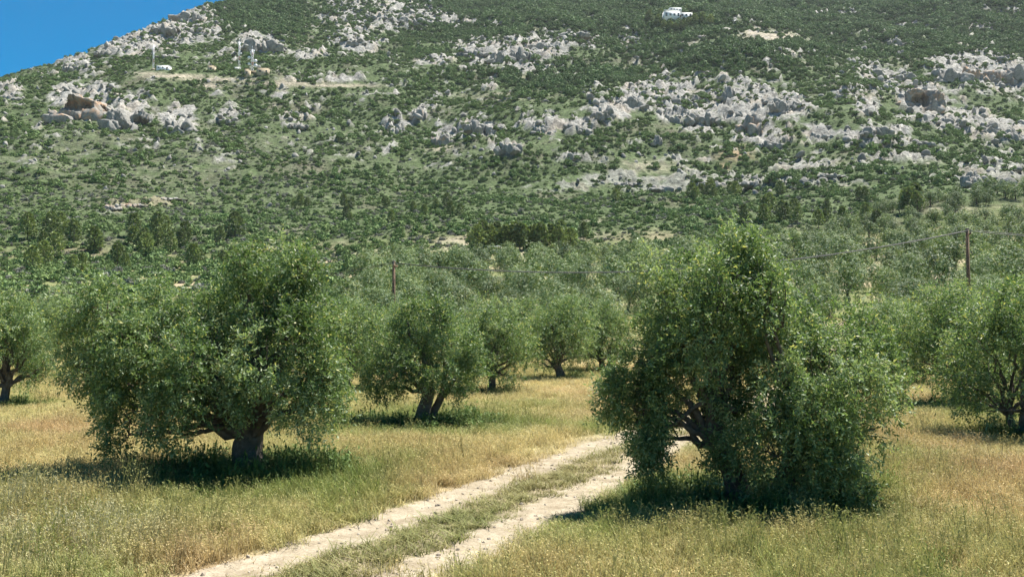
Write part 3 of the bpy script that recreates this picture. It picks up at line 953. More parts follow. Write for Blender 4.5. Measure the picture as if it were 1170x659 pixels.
# big left olive
DL = P_L[1]
P_L[2] = Hn(P_L[0], P_L[1])
CL = px_clumps([
 (325, 318, 44, 38, 0.3, 1.3), (300, 345, 40, 34, -0.5, 1), (352, 350, 40, 40, 0.7, 1), (335, 385, 46, 42, -0.6, 1), (372, 410, 34, 46, 0.2, 1),
 (365, 445, 28, 36, -0.6, 1), (300, 410, 44, 40, -1.2, 1), (255, 370, 40, 36, 0.5, 1), (225, 355, 40, 30, -0.2, 1.1), (180, 352, 42, 30, 0.6, 1.1),
 (120, 352, 38, 30, 0.2, 1.1), (95, 385, 34, 36, 0.5, 1), (150, 395, 46, 40, -0.7, 1), (215, 410, 46, 42, -1.3, 1), (100, 425, 30, 34, 0.0, 1),
 (150, 445, 46, 38, -1.0, 1), (205, 455, 42, 36, -1.4, 1), (142, 484, 32, 32, -1.2, 1), (192, 488, 34, 26, -1.5, .9), (235, 468, 30, 28, -1.2, .8),
 (330, 460, 30, 24, -0.9, .8), (270, 330, 34, 28, 1.2, 1), (290, 400, 50, 46, 1.3, .9), (200, 390, 50, 46, 1.4, .9), (140, 420, 40, 40, 1.2, .8),
 (345, 420, 40, 44, 1.2, .8), (388, 455, 12, 24, 0.1, .9), (118, 500, 16, 22, -1.1, .9), (280, 300, 22, 18, 0.2, .7), (345, 300, 22, 18, 0.0, .7),
 (262, 430, 34, 24, -1.0, .7), (82, 345, 18, 20, 0.3, .7)], P_L, DL, np.random.RandomState(3))
heroL = build_olive('olive_tree', P_L, [(1.05, 0.29, (-0.12, 0.0), (0.03, 0))], CL, 155000, 0.088, 0.030, 21, splen=.28)
tag(heroL, 'big spreading olive tree with a thick forked trunk, left of the track', 'olive tree', 'olive trees')

DR = P_R[1]
P_R[2] = Hn(P_R[0], P_R[1])
CR = px_clumps([
 (852, 310, 40, 34, 0.3, 1.2), (825, 325, 40, 34, -0.4, 1), (870, 340, 36, 38, 0.5, 1), (785, 320, 38, 32, 0.6, 1), (752, 328, 28, 28, 0.3, 1),
 (760, 365, 38, 34, 0.2, 1), (805, 375, 44, 40, -0.5, 1), (846, 385, 38, 42, 0.4, .9), (735, 400, 26, 38, 0.1, 1), (712, 430, 20, 30, 0.0, .9),
 (738, 455, 28, 36, -0.2, 1), (745, 500, 22, 28, -0.3, 1), (742, 524, 14, 14, -0.3, .8), (800, 425, 36, 34, 0.3, .9), (845, 440, 32, 40, 0.5, .9),
 (905, 385, 40, 34, 0.2, 1), (945, 375, 42, 32, -0.1, 1.1), (985, 385, 34, 34, 0.3, 1), (1008, 420, 26, 36, 0.2, 1), (940, 420, 50, 42, -0.9, 1),
 (905, 440, 40, 42, -1.0, 1), (985, 450, 40, 44, -0.5, 1), (930, 480, 52, 44, -1.2, 1), (880, 500, 42, 42, -1.0, 1), (975, 510, 42, 44, -0.8, 1),
 (965, 555, 34, 30, -0.7, 1), (905, 545, 34, 28, -0.9, .7), (850, 525, 34, 40, -0.6, .9), (835, 555, 28, 24, -0.5, .6), (1005, 480, 22, 36, 0.1, .8),
 (860, 350, 44, 44, 1.2, .9), (930, 420, 54, 50, 1.1, .9), (800, 350, 44, 40, 1.3, .9), (940, 500, 50, 50, 0.7, .8), (866, 292, 18, 14, 0.1, .7),
 (832, 298, 20, 16, 0.2, .7), (882, 332, 30, 36, -.5, 1), (868, 312, 26, 26, -.3, 1), (700, 445, 12, 18, 0.0, .7), (875, 565, 22, 18, -0.6, .5), (985, 575, 16, 14, -0.5, .6), (728, 440, 24, 34, .1, 1.5), (732, 470, 24, 30, -.1, 1.5), (742, 492, 22, 28, -.2, 1.6), (748, 512, 18, 24, -.3, 1.6), (738, 485, 26, 34, .3, 1.3), (746, 468, 16, 30, .1, 1.3), (835, 540, 20, 30, -.5, .9), (822, 515, 12, 26, -.3, .8), (760, 425, 24, 34, .4, .9), (722, 480, 16, 26, 0, .9), (735, 510, 16, 22, -.2, .9), (845, 485, 20, 40, .6, .9), (880, 470, 32, 40, -.5, 1), (920, 520, 40, 40, -1.1, 1), (890, 585, 20, 14, -.5, .5), (955, 530, 40, 36, -1, 1)], P_R, DR, np.random.RandomState(4))
heroR = build_olive('olive_tree', P_R, [(1.2, 0.19, (-0.35, 0.1), (-0.2, 0.1)), (1.0, 0.17, (0.5, -0.1), (0.2, -.1))], CR, 185000, 0.078, 0.027, 37, splen=.25)
tag(heroR, 'big bushy two lobed olive tree hanging over the right side of the track', 'olive tree', 'olive trees')
# low bare branch reaching left under the crown
brp = [at(842, 470, DR) - P_R, at(815, 458, DR) - P_R, at(795, 464, DR) - P_R, at(778, 478, DR - .1) - P_R, at(765, 488, DR - .1) - P_R, at(752, 492, DR - .2) - P_R]
MB().tube(catmull(np.array(brp), 5), np.linspace(0.055, 0.02, 26), 7, 0.2, 3).build('limb', M_bark, [c for c in heroR.children if c.name.startswith('trunk')][0], True)

# middle distance olives: three kinds, copied
def rand_clumps(rs, h, w, nc, low=0.9, fat=1.0):
    out = []
    for i in range(nc):
        a = 2 * math.pi * (i * 0.382 + rs.rand() * 0.12)
        q = math.sqrt((i + 0.5) / nc)
        r = q * w * 0.36
        z = low + (h - low) * (0.30 + 0.48 * (1 - q * q) + 0.16 * (rs.rand() - .35))
        s = 0.20 * fat * w * (0.8 + 0.5 * rs.rand())
        out.append((r * math.cos(a), r * math.sin(a), z, s, s, s * (0.8 + 0.35 * rs.rand()), 1))
        if q > 0.6 and rs.rand() < 0.75:
            out.append((r * 1.08 * math.cos(a + .3), r * 1.08 * math.sin(a + .3), low + (0.15 + 0.3 * rs.rand()) * (h - low) * .7, s * .75, s * .75, s * .9, .9))
    out.append((0, 0, h - 0.16 * w, .17 * w, .17 * w, .15 * w, 1))
    return out
protos = []
rr = np.random.RandomState(77)
for k in range(3):
    cl = rand_clumps(rr, 4.5, 4.5, 15, 0.75 + 0.15 * k)
    protos.append(build_olive('olive_tree', (0, 0, 0), [(0.95 + .1 * k, 0.20, (0.2 - .25 * k, 0.1), (0, 0))] + ([(0.9, 0.13, (-0.3, 0.1), (-.15, 0))] if k != 1 else []),
                              cl, 42000, 0.115, 0.040, 50 + k, twigs=3, per=10, splen=.32))
used = set()
MIDP[0][2] = Hn(MIDP[0][0], MIDP[0][1])
CM = px_clumps([(440, 388, 26, 26, 0, 1), (482, 372, 32, 26, .2, 1.1), (516, 384, 26, 28, -.2, 1), (456, 420, 26, 24, -.6, 1), (500, 416, 28, 24, -.8, 1), (430, 436, 15, 22, -.2, 1),
 (538, 404, 22, 30, 0, 1), (470, 395, 30, 28, 1.0, .9), (515, 400, 30, 28, 1.1, .9), (427, 405, 18, 24, .3, 1), (525, 434, 16, 18, -.3, .9), (465, 362, 20, 16, 0, .9), (502, 358, 18, 14, .2, .8)],
 MIDP[0], MIDP[0][1], np.random.RandomState(9))
oM = build_olive('olive_tree', MIDP[0], [(1.25, 0.24, (0.1, 0.0), (0, 0)), (1.2, .13, (.5, .1), (.12, .05))], CM, 46000, 0.10, 0.034, 91, twigs=4, per=10, splen=.3)
tag(oM, MID[0][6], 'olive tree', 'olive trees')
for (m, p) in list(zip(MID, MIDP))[1:]:
    k = m[4]
    o = protos[k] if k not in used else copy_tree(protos[k])
    used.add(k)
    o.location = (p[0], p[1], Hn(p[0], p[1])); o.rotation_euler = (0, 0, m[5])
    o.scale = (m[3] / 4.5, m[3] / 4.5, m[2] / 4.5)
    tag(o, m[6], 'olive tree', 'olive trees')

# grove behind
def grove_kind(seed, nleaf, llen, lw, per, splen, sides=7):
    r_ = np.random.RandomState(seed)
    cl = rand_clumps(r_, 4.6, 4.8, 7, 0.6, 1.15)
    cm = crown_mesh('crown', cl, nleaf, llen, lw, seed, per, splen, facing=0.8, tight=0.75, hollow=-0.4)
    mb, tp = trunk_mb(1.2, 0.2, (0.15, 0.1), seed, sides)
    for j, c in enumerate(cl[:6]):
        path = limb_path(tp - np.array([0, 0, .2]), c[:3], seed + j, 5)
        mb.tube(path, np.linspace(.08, .02, 5), 5)
    tm = mb.mesh('trunk', True)
    cm.materials.append(M_leaf_far); tm.materials.append(M_bark)
    return tm, cm
NEARK = [grove_kind(100 + k, 10000, 0.16, 0.060, 9, .30) for k in range(4)]
FARK = [grove_kind(200 + k, 4200, 0.24, 0.11, 8, .28, 6) for k in range(5)]
rs = np.random.RandomState(5)
gpts = []
def ordinal(n):
    return '%d%s' % (n, 'th' if 10 <= n % 100 <= 20 else {1: 'st', 2: 'nd', 3: 'rd'}.get(n % 10, 'th'))
row = 0
yy_ = 58.0
while yy_ < 345:
    sp = 7.6
    nx = int((0.66 * yy_ + 8) / sp) + 1
    for i in range(-nx, nx + 1):
        px_ = (i + 0.5 * (row % 2)) * sp + rs.randn() * (0.9 + .008 * yy_); py_ = yy_ + rs.randn() * (0.9 + .008 * yy_)
        if abs(px_) > 0.64 * py_ + 6: continue
        lim = 238 + 70 * float(sstep(20, 150, px_)) + 14 * noise2(px_ / 40, 0.3)
        uq = CU + FPX * px_ / py_
        lim -= 150 * float(sstep(440, 370, uq))
        if py_ > lim: continue
        if noise2(px_ / 26 + 7, py_ / 26 + 2) < -0.42 and py_ > 80: continue
        if min(math.hypot(px_ - p[0], py_ - p[1]) for p in MIDP) < 4.4: continue
        if abs(track_coord(np.array([px_]), np.array([py_]))[0]) < 3.2: continue
        u_, v_ = project(px_, py_, float(ground_base(px_, py_)) + 1.0)
        if float(patches(SOIL, np.array([u_]), np.array([v_]))[0]) > 0.5: continue
        gpts.append((px_, py_, row))
    yy_ += 7.2; row += 1
gpts = np.array(sorted(gpts, key=lambda q: q[1]))
gzs = H(gpts[:, 0], gpts[:, 1])
inview = np.abs(gpts[:, 0]) < 0.60 * gpts[:, 1] + 2
order = [i for i in range(len(gpts)) if inview[i]]
single = order[:300 - len(MID) - 2]
sset = set(single)
rows_used = sorted({int(gpts[i][2]) for i in single})
place = {}
for rw in rows_used:
    for q, i in enumerate(sorted([i for i in single if gpts[i][2] == rw], key=lambda i: gpts[i][0] / gpts[i][1])):
        place[i] = (rows_used.index(rw) + 1, q + 1)
for i in single:
    x_, y_ = gpts[i][:2]
    kk = NEARK[rs.randint(0, 4)] if y_ < 120 else FARK[rs.randint(0, 5)]
    s_ = 0.8 + 0.35 * rs.rand()
    o = empty('olive_tree', (x_, y_, gzs[i] - 0.02), rs.rand() * 6.28, s_)
    o.scale = (s_, s_, s_ * (0.88 + 0.25 * rs.rand()))
    obj('trunk', kk[0], None, o); c_ = obj('crown', kk[1], None, o); c_['kind'] = 'stuff'
    tag(o, 'olive tree in the %s row of the grove behind, %s from the left' % (ordinal(place[i][0]), ordinal(place[i][1])), 'olive tree', 'olive trees of the grove behind')
rest = [i for i in range(len(gpts)) if i not in sset]
if rest:
    import bmesh
    srcs = []
    for (tm, cm) in FARK:
        bm = bmesh.new(); bm.from_mesh(cm); nfc = len(bm.faces); bm.from_mesh(tm)
        bm.faces.ensure_lookup_table()
        for q in range(nfc, len(bm.faces)): bm.faces[q].material_index = 1
        jm = bpy.data.meshes.new('olive_kind'); bm.to_mesh(jm); bm.free()
        jm.materials.append(M_leaf_far); jm.materials.append(M_bark)
        srcs.append((jm, None))
    rp = np.column_stack([gpts[rest][:, :2], gzs[rest] - 0.05]); n_ = len(rp)
    sc_ = 0.8 + 0.35 * rs.rand(n_)
    instancer('distant_olive_grove', rp, np.column_stack([np.zeros(n_), np.zeros(n_), rs.rand(n_) * 6.28]), np.column_stack([sc_, sc_, sc_ * (0.85 + .25 * rs.rand(n_))]),
              rs.randint(0, len(srcs), n_), np.ones((n_, 3)), srcs, 'far rows of the olive grove merging into the foot of the mountain', 'olive grove')

# ------------------------------------------------------------------ pines on the lower slope
def pine_kind(seed, h, w, ncard, size):
    r_ = np.random.RandomState(seed)
    t = r_.rand(ncard) ** 0.8
    prof = np.interp(t, [0, .12, .35, .7, 1], [0.45, 0.9, 1.0, 0.75, 0.25])
    a = r_.rand(ncard) * 6.28; q = np.sqrt(r_.rand(ncard)) * prof * w / 2
    q *= 1 + 0.4 * noise3(np.stack([np.cos(a) * 1.5, np.sin(a) * 1.5, t * 5 + seed], 1))
    P = np.stack([np.cos(a) * q, np.sin(a) * q, 0.12 * h + t * h * 0.88], 1)
    d = unit(np.stack([np.cos(a), np.sin(a), 0.7 + 0 * a], 1) + r_.randn(ncard, 3) * .5)
    s_ = unit(np.cross(d, r_.randn(ncard, 3)))
    L = size * (0.6 + .8 * r_.rand(ncard, 1)); W = L * 0.42
    V = np.stack([P, P + d * L * .5 + s_ * W, P + d * L, P + d * L * .5 - s_ * W], 1).reshape(-1, 3)
    c = np.array([0.175, 0.22, 0.10]) * (0.6 + 0.8 * r_.rand(ncard, 1)) + np.array([0.02, 0.03, 0]) * (r_.rand(ncard, 1) < .2)
    cm = mesh_np('crown', V, [np.arange(ncard * 4).reshape(-1, 4)], {'tint': np.repeat(c, 4, 0)})
    cm.materials.append(M_pine)
    tm = MB().tube([(0, 0, -.3), (.05, 0, h * .4), (0, 0.04, h * .93)], [.13, .1, .03], 6, .2, seed).mesh('trunk', True)
    tm.materials.append(M_bark)
    return tm, cm
PINES = [pine_kind(300 + k, 6.0, 3.4 + .3 * k, 650, 0.55) for k in range(4)]
plist = []
for k, u_ in enumerate(np.linspace(547, 640, 15)): plist.append((u_ + rs.randn() * 2, 287 - rs.rand() * 3, 27 + rs.rand() * 6, 0))
plist += [(652, 285, 24, 0), (667, 274, 20, 0)]
for k in range(34): plist.append((30 + rs.rand() * 240, 266 + rs.rand() * 46, 18 + rs.rand() * 12, 1))
for k in range(14): plist.append((820 + rs.rand() * 190, 244 + rs.rand() * 18, 16 + rs.rand() * 8, 2))
for k in range(12): plist.append((690 + rs.rand() * 300, 222 + rs.rand() * 8, 12 + rs.rand() * 8, 3))
for k in range(16): plist.append((330 + rs.rand() * 200, 232 + rs.rand() * 26, 10 + rs.rand() * 8, 4))
for k in range(6): plist.append((1030 + rs.rand() * 20, 236 + rs.rand() * 10, 22 + rs.rand() * 8, 5))
for u_, v_, h_ in ((752, 30, 13), (759, 33, 10), (766, 35, 11), (772, 36, 10), (779, 34, 11), (786, 32, 12), (794, 30, 14), (803, 27, 13), (742, 26, 14), (755, 20, 10), (812, 30, 13), (785, 14, 9), (765, 12, 8)): plist.append((u_, v_, h_, 6))
PL = ['young pine in the close row behind the frame shelter',
      'slender grey green pine above the big left olive',
      'dark pine on the scrub slope above the big right olive',
      'small pine below the long pale rock band',
      'small pine on the slope left of the pine row',
      'dark pine in the small clump above the right pole',
      'dark pine close round the white house']
PG = ['pines of the close row', 'pines above the big left olive', 'pines above the big right olive', 'pines below the pale rock band', 'pines left of the row', 'pines above the right pole', 'pines round the white house']
pine_spots = []
plist.sort(key=lambda q: (q[3], q[0]))
pcount = {}
for (u_, v_, hp, gi) in plist:
    pcount[gi] = pcount.get(gi, 0) + 1
    x_, y_ = ray_hit(u_, v_, 90)
    kk = PINES[rs.randint(0, 4)]
    hh = hp / FPX * y_ / 6.0
    o = empty('pine_tree', (x_, y_, Hn(x_, y_) - .05), rs.rand() * 6.28, hh)
    obj('trunk', kk[0], None, o); c_ = obj('crown', kk[1], None, o); c_['kind'] = 'stuff'
    tag(o, PL[gi] + (', %s from left' % ordinal(pcount[gi])), 'pine', PG[gi]); pine_spots.append((x_, y_))

# ------------------------------------------------------------------ mountain scrub and upper woods
def shrub_kind(seed, ncard, size, tall, squash):
    r_ = np.random.RandomState(seed)
    d = unit(r_.randn(ncard, 3)); d[:, 2] = np.abs(d[:, 2])
    lump = 1 + 0.45 * noise3(d * 1.8 + seed * 3.1)
    P = d * (0.5 * lump * (0.70 + .3 * r_.rand(ncard)))[:, None]
    P[:, 2] = P[:, 2] * squash + tall * (0.3 if tall else 0) - 0.02
    n_ = unit(d + r_.randn(ncard, 3) * .8)
    a = unit(np.cross(n_, r_.randn(ncard, 3))); b = np.cross(n_, a)
    L = size * (0.6 + .8 * r_.rand(ncard, 1))
    V = np.stack([P - a * L * .5, P + b * L * .35, P + a * L * .5, P - b * L * .35], 1).reshape(-1, 3)
    c = np.repeat((0.65 + 0.7 * r_.rand(ncard, 1)) * np.ones((1, 3)), 4, 0)
    return mesh_np('shrub_kind', V, [np.arange(ncard * 4).reshape(-1, 4)], {'tint': c})
SHR = [shrub_kind(400 + k, 200, 0.21, 0, 0.75 + .12 * k) for k in range(4)] + [shrub_kind(410 + k, 240, 0.19, .35, 1.25 + .15 * k) for k in range(3)]
rs = np.random.RandomState(19)
NS = 175000
yr = np.sqrt(rs.rand(NS) * (1010 ** 2 - 85 ** 2) + 85 ** 2)
xr_ = (rs.rand(NS) * 2 - 1) * 0.66 * yr
zb = ground_base(xr_, yr)
uu, vv = project(xr_, yr, zb)
m = rock_mask(xr_, yr, zb)
n1 = fbm2(xr_, yr, 45, 3, 71.0); n2 = fbm2(xr_, yr, 14, 3, 81.0)
soil = patches(SOIL, uu, vv)
wood = np.maximum(np.exp(-((uu - 760) / 330) ** 2 - ((vv - 8) / 42) ** 2), np.exp(-((uu - 1060) / 200) ** 2 - ((vv - 20) / 42) ** 2))
wood = np.maximum(wood, 0.8 * np.exp(-((uu - 640) / 90) ** 2 - ((vv - 88) / 16) ** 2))
wood = np.maximum(wood, 0.9 * np.exp(-((uu - 830) / 110) ** 2 - ((vv - 60) / 24) ** 2))
wood = np.maximum(wood, 0.8 * np.exp(-((uu - 300) / 60) ** 2 - ((vv - 15) / 25) ** 2))
low = sstep(205, 235, vv)
leftbare = np.exp(-((uu - 190) / 260) ** 2 - ((vv - 185) / 50) ** 2)
den = 0.76 + 0.9 * n1 + 0.9 * n2 + 0.6 * wood + 0.30 * low - 0.05 * leftbare - 0.62 * m - 1.1 * soil
limg = 240 + 70 * sstep(20, 150, xr_) - 150 * sstep(440, 370, CU + FPX * xr_ / yr)
keep = (rs.rand(NS) < den * (1 - 0.45 * wood)) & (yr > limg)
xr_, yr, uu, vv, n1, n2, wood, low, leftbare, m = [a[keep] for a in (xr_, yr, uu, vv, n1, n2, wood, low, leftbare, m)]
ns_ = len(xr_)
r_ = rs.rand(ns_, 6)
size = (0.8 + 2.5 * r_[:, 0] ** 2.6) * (1 + 0.5 * wood) * (1 - 0.2 * leftbare)
size = size * (1 + 0.5 * np.clip(n1 + n2, -.5, 1))
size = np.where((r_[:, 1] < 0.10 + 0.6 * wood) & (vv < 215), size + 1.8 + 1.2 * wood, size)
tallk = (r_[:, 2] < 0.12 + 0.55 * wood)
kind = np.where(tallk, 4 + np.floor(r_[:, 3] * 3), np.floor(r_[:, 3] * 4)).astype(int)
G1 = np.array([0.092, 0.145, 0.050]); G2 = np.array([0.145, 0.200, 0.068]); GM = np.array([0.160, 0.162, 0.130]); GP = np.array([0.090, 0.142, 0.058])
k1 = np.clip(0.5 + n2 + (r_[:, 4] - .5), 0, 1)[:, None]
col = G1 * (1 - k1) + G2 * k1
mauve = ((r_[:, 5] < 0.20 + 0.40 * leftbare + 0.20 * low * (n1 > 0)) & (size < 2.4) & (wood < .5))[:, None]
col = np.where(mauve, GM * (0.8 + .4 * r_[:, 0:1]), col)
wd = np.clip(wood * 1.2 + (size > 3.2) * .5, 0, 1)[:, None]
col = col * (1 - 0.75 * wd) + GP * 0.75 * wd
col = col * (0.68 + 0.64 * r_[:, 0:1] ** .8) * (1 + 0.2 * np.clip(n1 + n2, -.8, .8))[:, None]
zz = H(xr_, yr)
instancer('mountain_scrub', np.column_stack([xr_, yr, zz - 0.1]), np.column_stack([np.zeros(ns_), np.zeros(ns_), r_[:, 1] * 6.28]),
          np.column_stack([size, size, size * (0.75 + 0.4 * r_[:, 4])]), kind, col, [(s_, M_scrub) for s_ in SHR],
          'green and grey scrub and low woodland covering the mountainside', 'scrub')

# small loose limestone rocks
import bmesh
def ico(sub):
    bm = bmesh.new(); bmesh.ops.create_icosphere(bm, subdivisions=sub, radius=1.0)
    v = np.array([q.co[:] for q in bm.verts]); f = np.array([[w_.index for w_ in q.verts] for q in bm.faces]); bm.free()
    return v, f
IV1, IF1 = ico(2); IV2, IF2 = ico(3); IV3, IF3 = ico(5)
def faceted(P, r_, n=10):
    """a unit ball split along random joint planes"""
    P = P.copy()
    for k in range(n):
        nn = unit(r_.randn(3)); nn[2] *= .6; nn = unit(nn); dd = 0.42 + .36 * r_.rand()
        q = P @ nn
        P = P - np.clip(q - dd, 0, None)[:, None] * nn
    return P * 1.25
def stone(seed):
    p = faceted(IV1, np.random.RandomState(seed)) * (1 + 0.2 * noise3(IV1 * 1.4 + seed * 5.1) + .15 * noise3(IV1 * 3 + seed))[:, None] * np.array([1, .8, .75])
    return mesh_np('stone_kind', p, [IF1], {'tint': np.ones((len(p), 3))})
NR = 15000
yr = np.sqrt(rs.rand(NR) * (980 ** 2 - 300 ** 2) + 300 ** 2); xr_ = (rs.rand(NR) * 2 - 1) * 0.64 * yr
zb = ground_base(xr_, yr); uu, vv = project(xr_, yr, zb); m = rock_mask(xr_, yr, zb)
cl_ = fbm2(xr_, yr, 30, 3, 91.0)
pr = 0.10 + 0.5 * m + 0.35 * np.clip(cl_, 0, 1) ; pr = pr * sstep(240, 205, vv)
kp = rs.rand(NR) < pr
xr_, yr, m = xr_[kp], yr[kp], m[kp]; n_ = len(xr_)
sz = (0.35 + 1.5 * rs.rand(n_) ** 2.5) * (1 + .7 * m)
instancer('loose_rocks', np.column_stack([xr_, yr, H(xr_, yr) + .1 * sz]), np.column_stack([rs.rand(n_) * .6, rs.rand(n_) * .6, rs.rand(n_) * 6.28]),
          np.column_stack([sz, sz, sz * (0.7 + .8 * rs.rand(n_))]), rs.randint(0, 5, n_),
          np.array([0.27, 0.26, 0.235])[None] * (0.65 + 0.5 * rs.rand(n_, 1)), [(stone(k), instanced_mat('loose_stone', 0.0, .95) if k == 0 else bpy.data.materials['loose_stone']) for k in range(5)],
          'small pale limestone rocks scattered between the scrub on the mountain', 'rocks')

# ------------------------------------------------------------------ limestone crags
def crag_mesh(seed, w, h, d, lobes, cave=None):
    """a pile of weathered blocks and pinnacles climbing the slope"""
    r_ = np.random.RandomState(seed)
    Vs, Fs, n = [], [], 0
    blocks = []
    nb = 4 + lobes * 3
    for k in range(nb):
        t = (k + r_.rand()) / nb * 2 - 1
        hh = h * (1 - 0.55 * t * t) * (0.45 + .55 * r_.rand())
        wy = r_.rand()
        blocks.append((t * w * .42, (wy - .5) * d * .7, (wy - .35) * d * .3, w / nb * (1.35 + 1.3 * r_.rand()), d * (.18 + .16 * r_.rand()), hh * .52))
    if cave:
        blocks = [(-w * .16, .08 * d, 0, w * .29, d * .42, h * 1.0), (w * .18, .14 * d, 0, w * .26, d * .4, h * .82)] + blocks
    for k, (cx, cy, cz, sx, sy, sz) in enumerate(blocks):
        big = cave and k < 2
        IV, IF = (IV3, IF3) if big else (IV2, IF2)
        p = faceted(IV, r_, 16)
        q = p * np.array([sx, sy, sz])
        c3 = np.array([cx, cy, cz])
        Q = q + c3
        f = (2.4 if big else 1.0) / max(min(sx, sz) * 1.1, .3)
        o3 = r_.rand(3) * 50
        bed = (Q[:, 2] * f * 1.1 + .5 * noise3(Q * f * .6 + o3)) % 1.0
        flute = noise3(Q * np.array([f, f, f * .5]) + o3)
        ridg = 1 - 2 * np.abs(noise3(Q * f * 1.6 + o3 * 2))
        fine = noise3(Q * f * 3.6 + o3)
        amt = (0.12 if big else 0.2) * flute + 0.07 * ridg + (0.13 if big else 0.14) * fine + 0.10 * (bed - .5)
        Q = c3 + q * (1 + amt)[:, None]
        if cave:
            top = h * (.58 + .12 * noise3(Q * (6.0 / w)))
            Q[:, 2] = np.where(Q[:, 2] > top, top + (Q[:, 2] - top) * .3, Q[:, 2])
            for (ax, az, cr, dep) in cave:
                dd = np.hypot((Q[:, 0] - ax * w + .25 * (Q[:, 2] - az * h)) / (cr * w), (Q[:, 2] - az * h) / (cr * w * .8)) + .5 * noise3(Q * (5.0 / w) + 3.3)
                front = Q[:, 1] < d * .15
                push = np.clip(1 - dd ** 2, 0, 1) * dep * d
                Q[:, 1] = np.where(front, np.minimum(Q[:, 1] + push * 1.3, d * .55), Q[:, 1])
        Vs.append(Q); Fs.append(IF + n); n += len(Q)
    return mesh_np('crag', np.vstack(Vs), [np.vstack(Fs)])

CRAG_KINDS = {}
def crag(u_, v_, wpx, hpx, label, orange=0.0, lobes=3, cave=None, seed=None):
    """crag whose foot is seen at (u, v)"""
    x_, y_ = ray_hit(u_, v_, 200)
    s = y_ / FPX
    w, h = wpx * s * 1.05, hpx * s * 0.95
    key = None
    if cave is None:
        key = (lobes, int(seed or rs.randint(0, 4)))
        if key not in CRAG_KINDS:
            CRAG_KINDS[key] = crag_mesh(500 + lobes * 10 + key[1], 10.0, 7.0, 7.0, lobes)
        me = CRAG_KINDS[key]
        sc = (w / 10.0, max(w * .6, h) / 7.0, h / 7.0)
    else:
        me = crag_mesh(seed or 600, w, h, max(w * .5, h), lobes, cave); sc = (1, 1, 1)
    o = obj('limestone_crag', me, M_rock)
    o.location = (x_, y_ + (max(w * .6, h)) * .15, Hn(x_, y_) - h * .05); o.scale = sc
    o.rotation_euler = (0, 0, (rs.rand() - .5) * .5 if cave is None else -x_ / y_ * .6)
    o.color = (orange, 0, 0, 1)
    tag(o, label, 'crag', 'limestone crags on the mountain')
    return o
NB = 'pale grey limestone crag '
crag(92, 134, 72, 44, 'big orange stained limestone cliff with a deep dark overhang below the masts on the left', .33, 3, [(-.16, .42, .17, .5), (.08, .36, .10, .45), (.28, .30, .10, .5)], 611)
crag(147, 148, 52, 40, 'grey limestone cliff with a round cave at its right, beside the orange cliff', .18, 2, [(.22, .30, .15, .8)], 623)
crag(203, 150, 34, 26, NB + 'just right of the cave cliff on the left', .1)
crag(298, 58, 50, 24, NB + 'with pinkish foot standing right above the masts', .2, 4)
crag(1056, 127, 48, 34, 'tall grey crag with an orange walled cave on the right slope', .31, 2, [(-.02, .32, .2, .8)], 635)
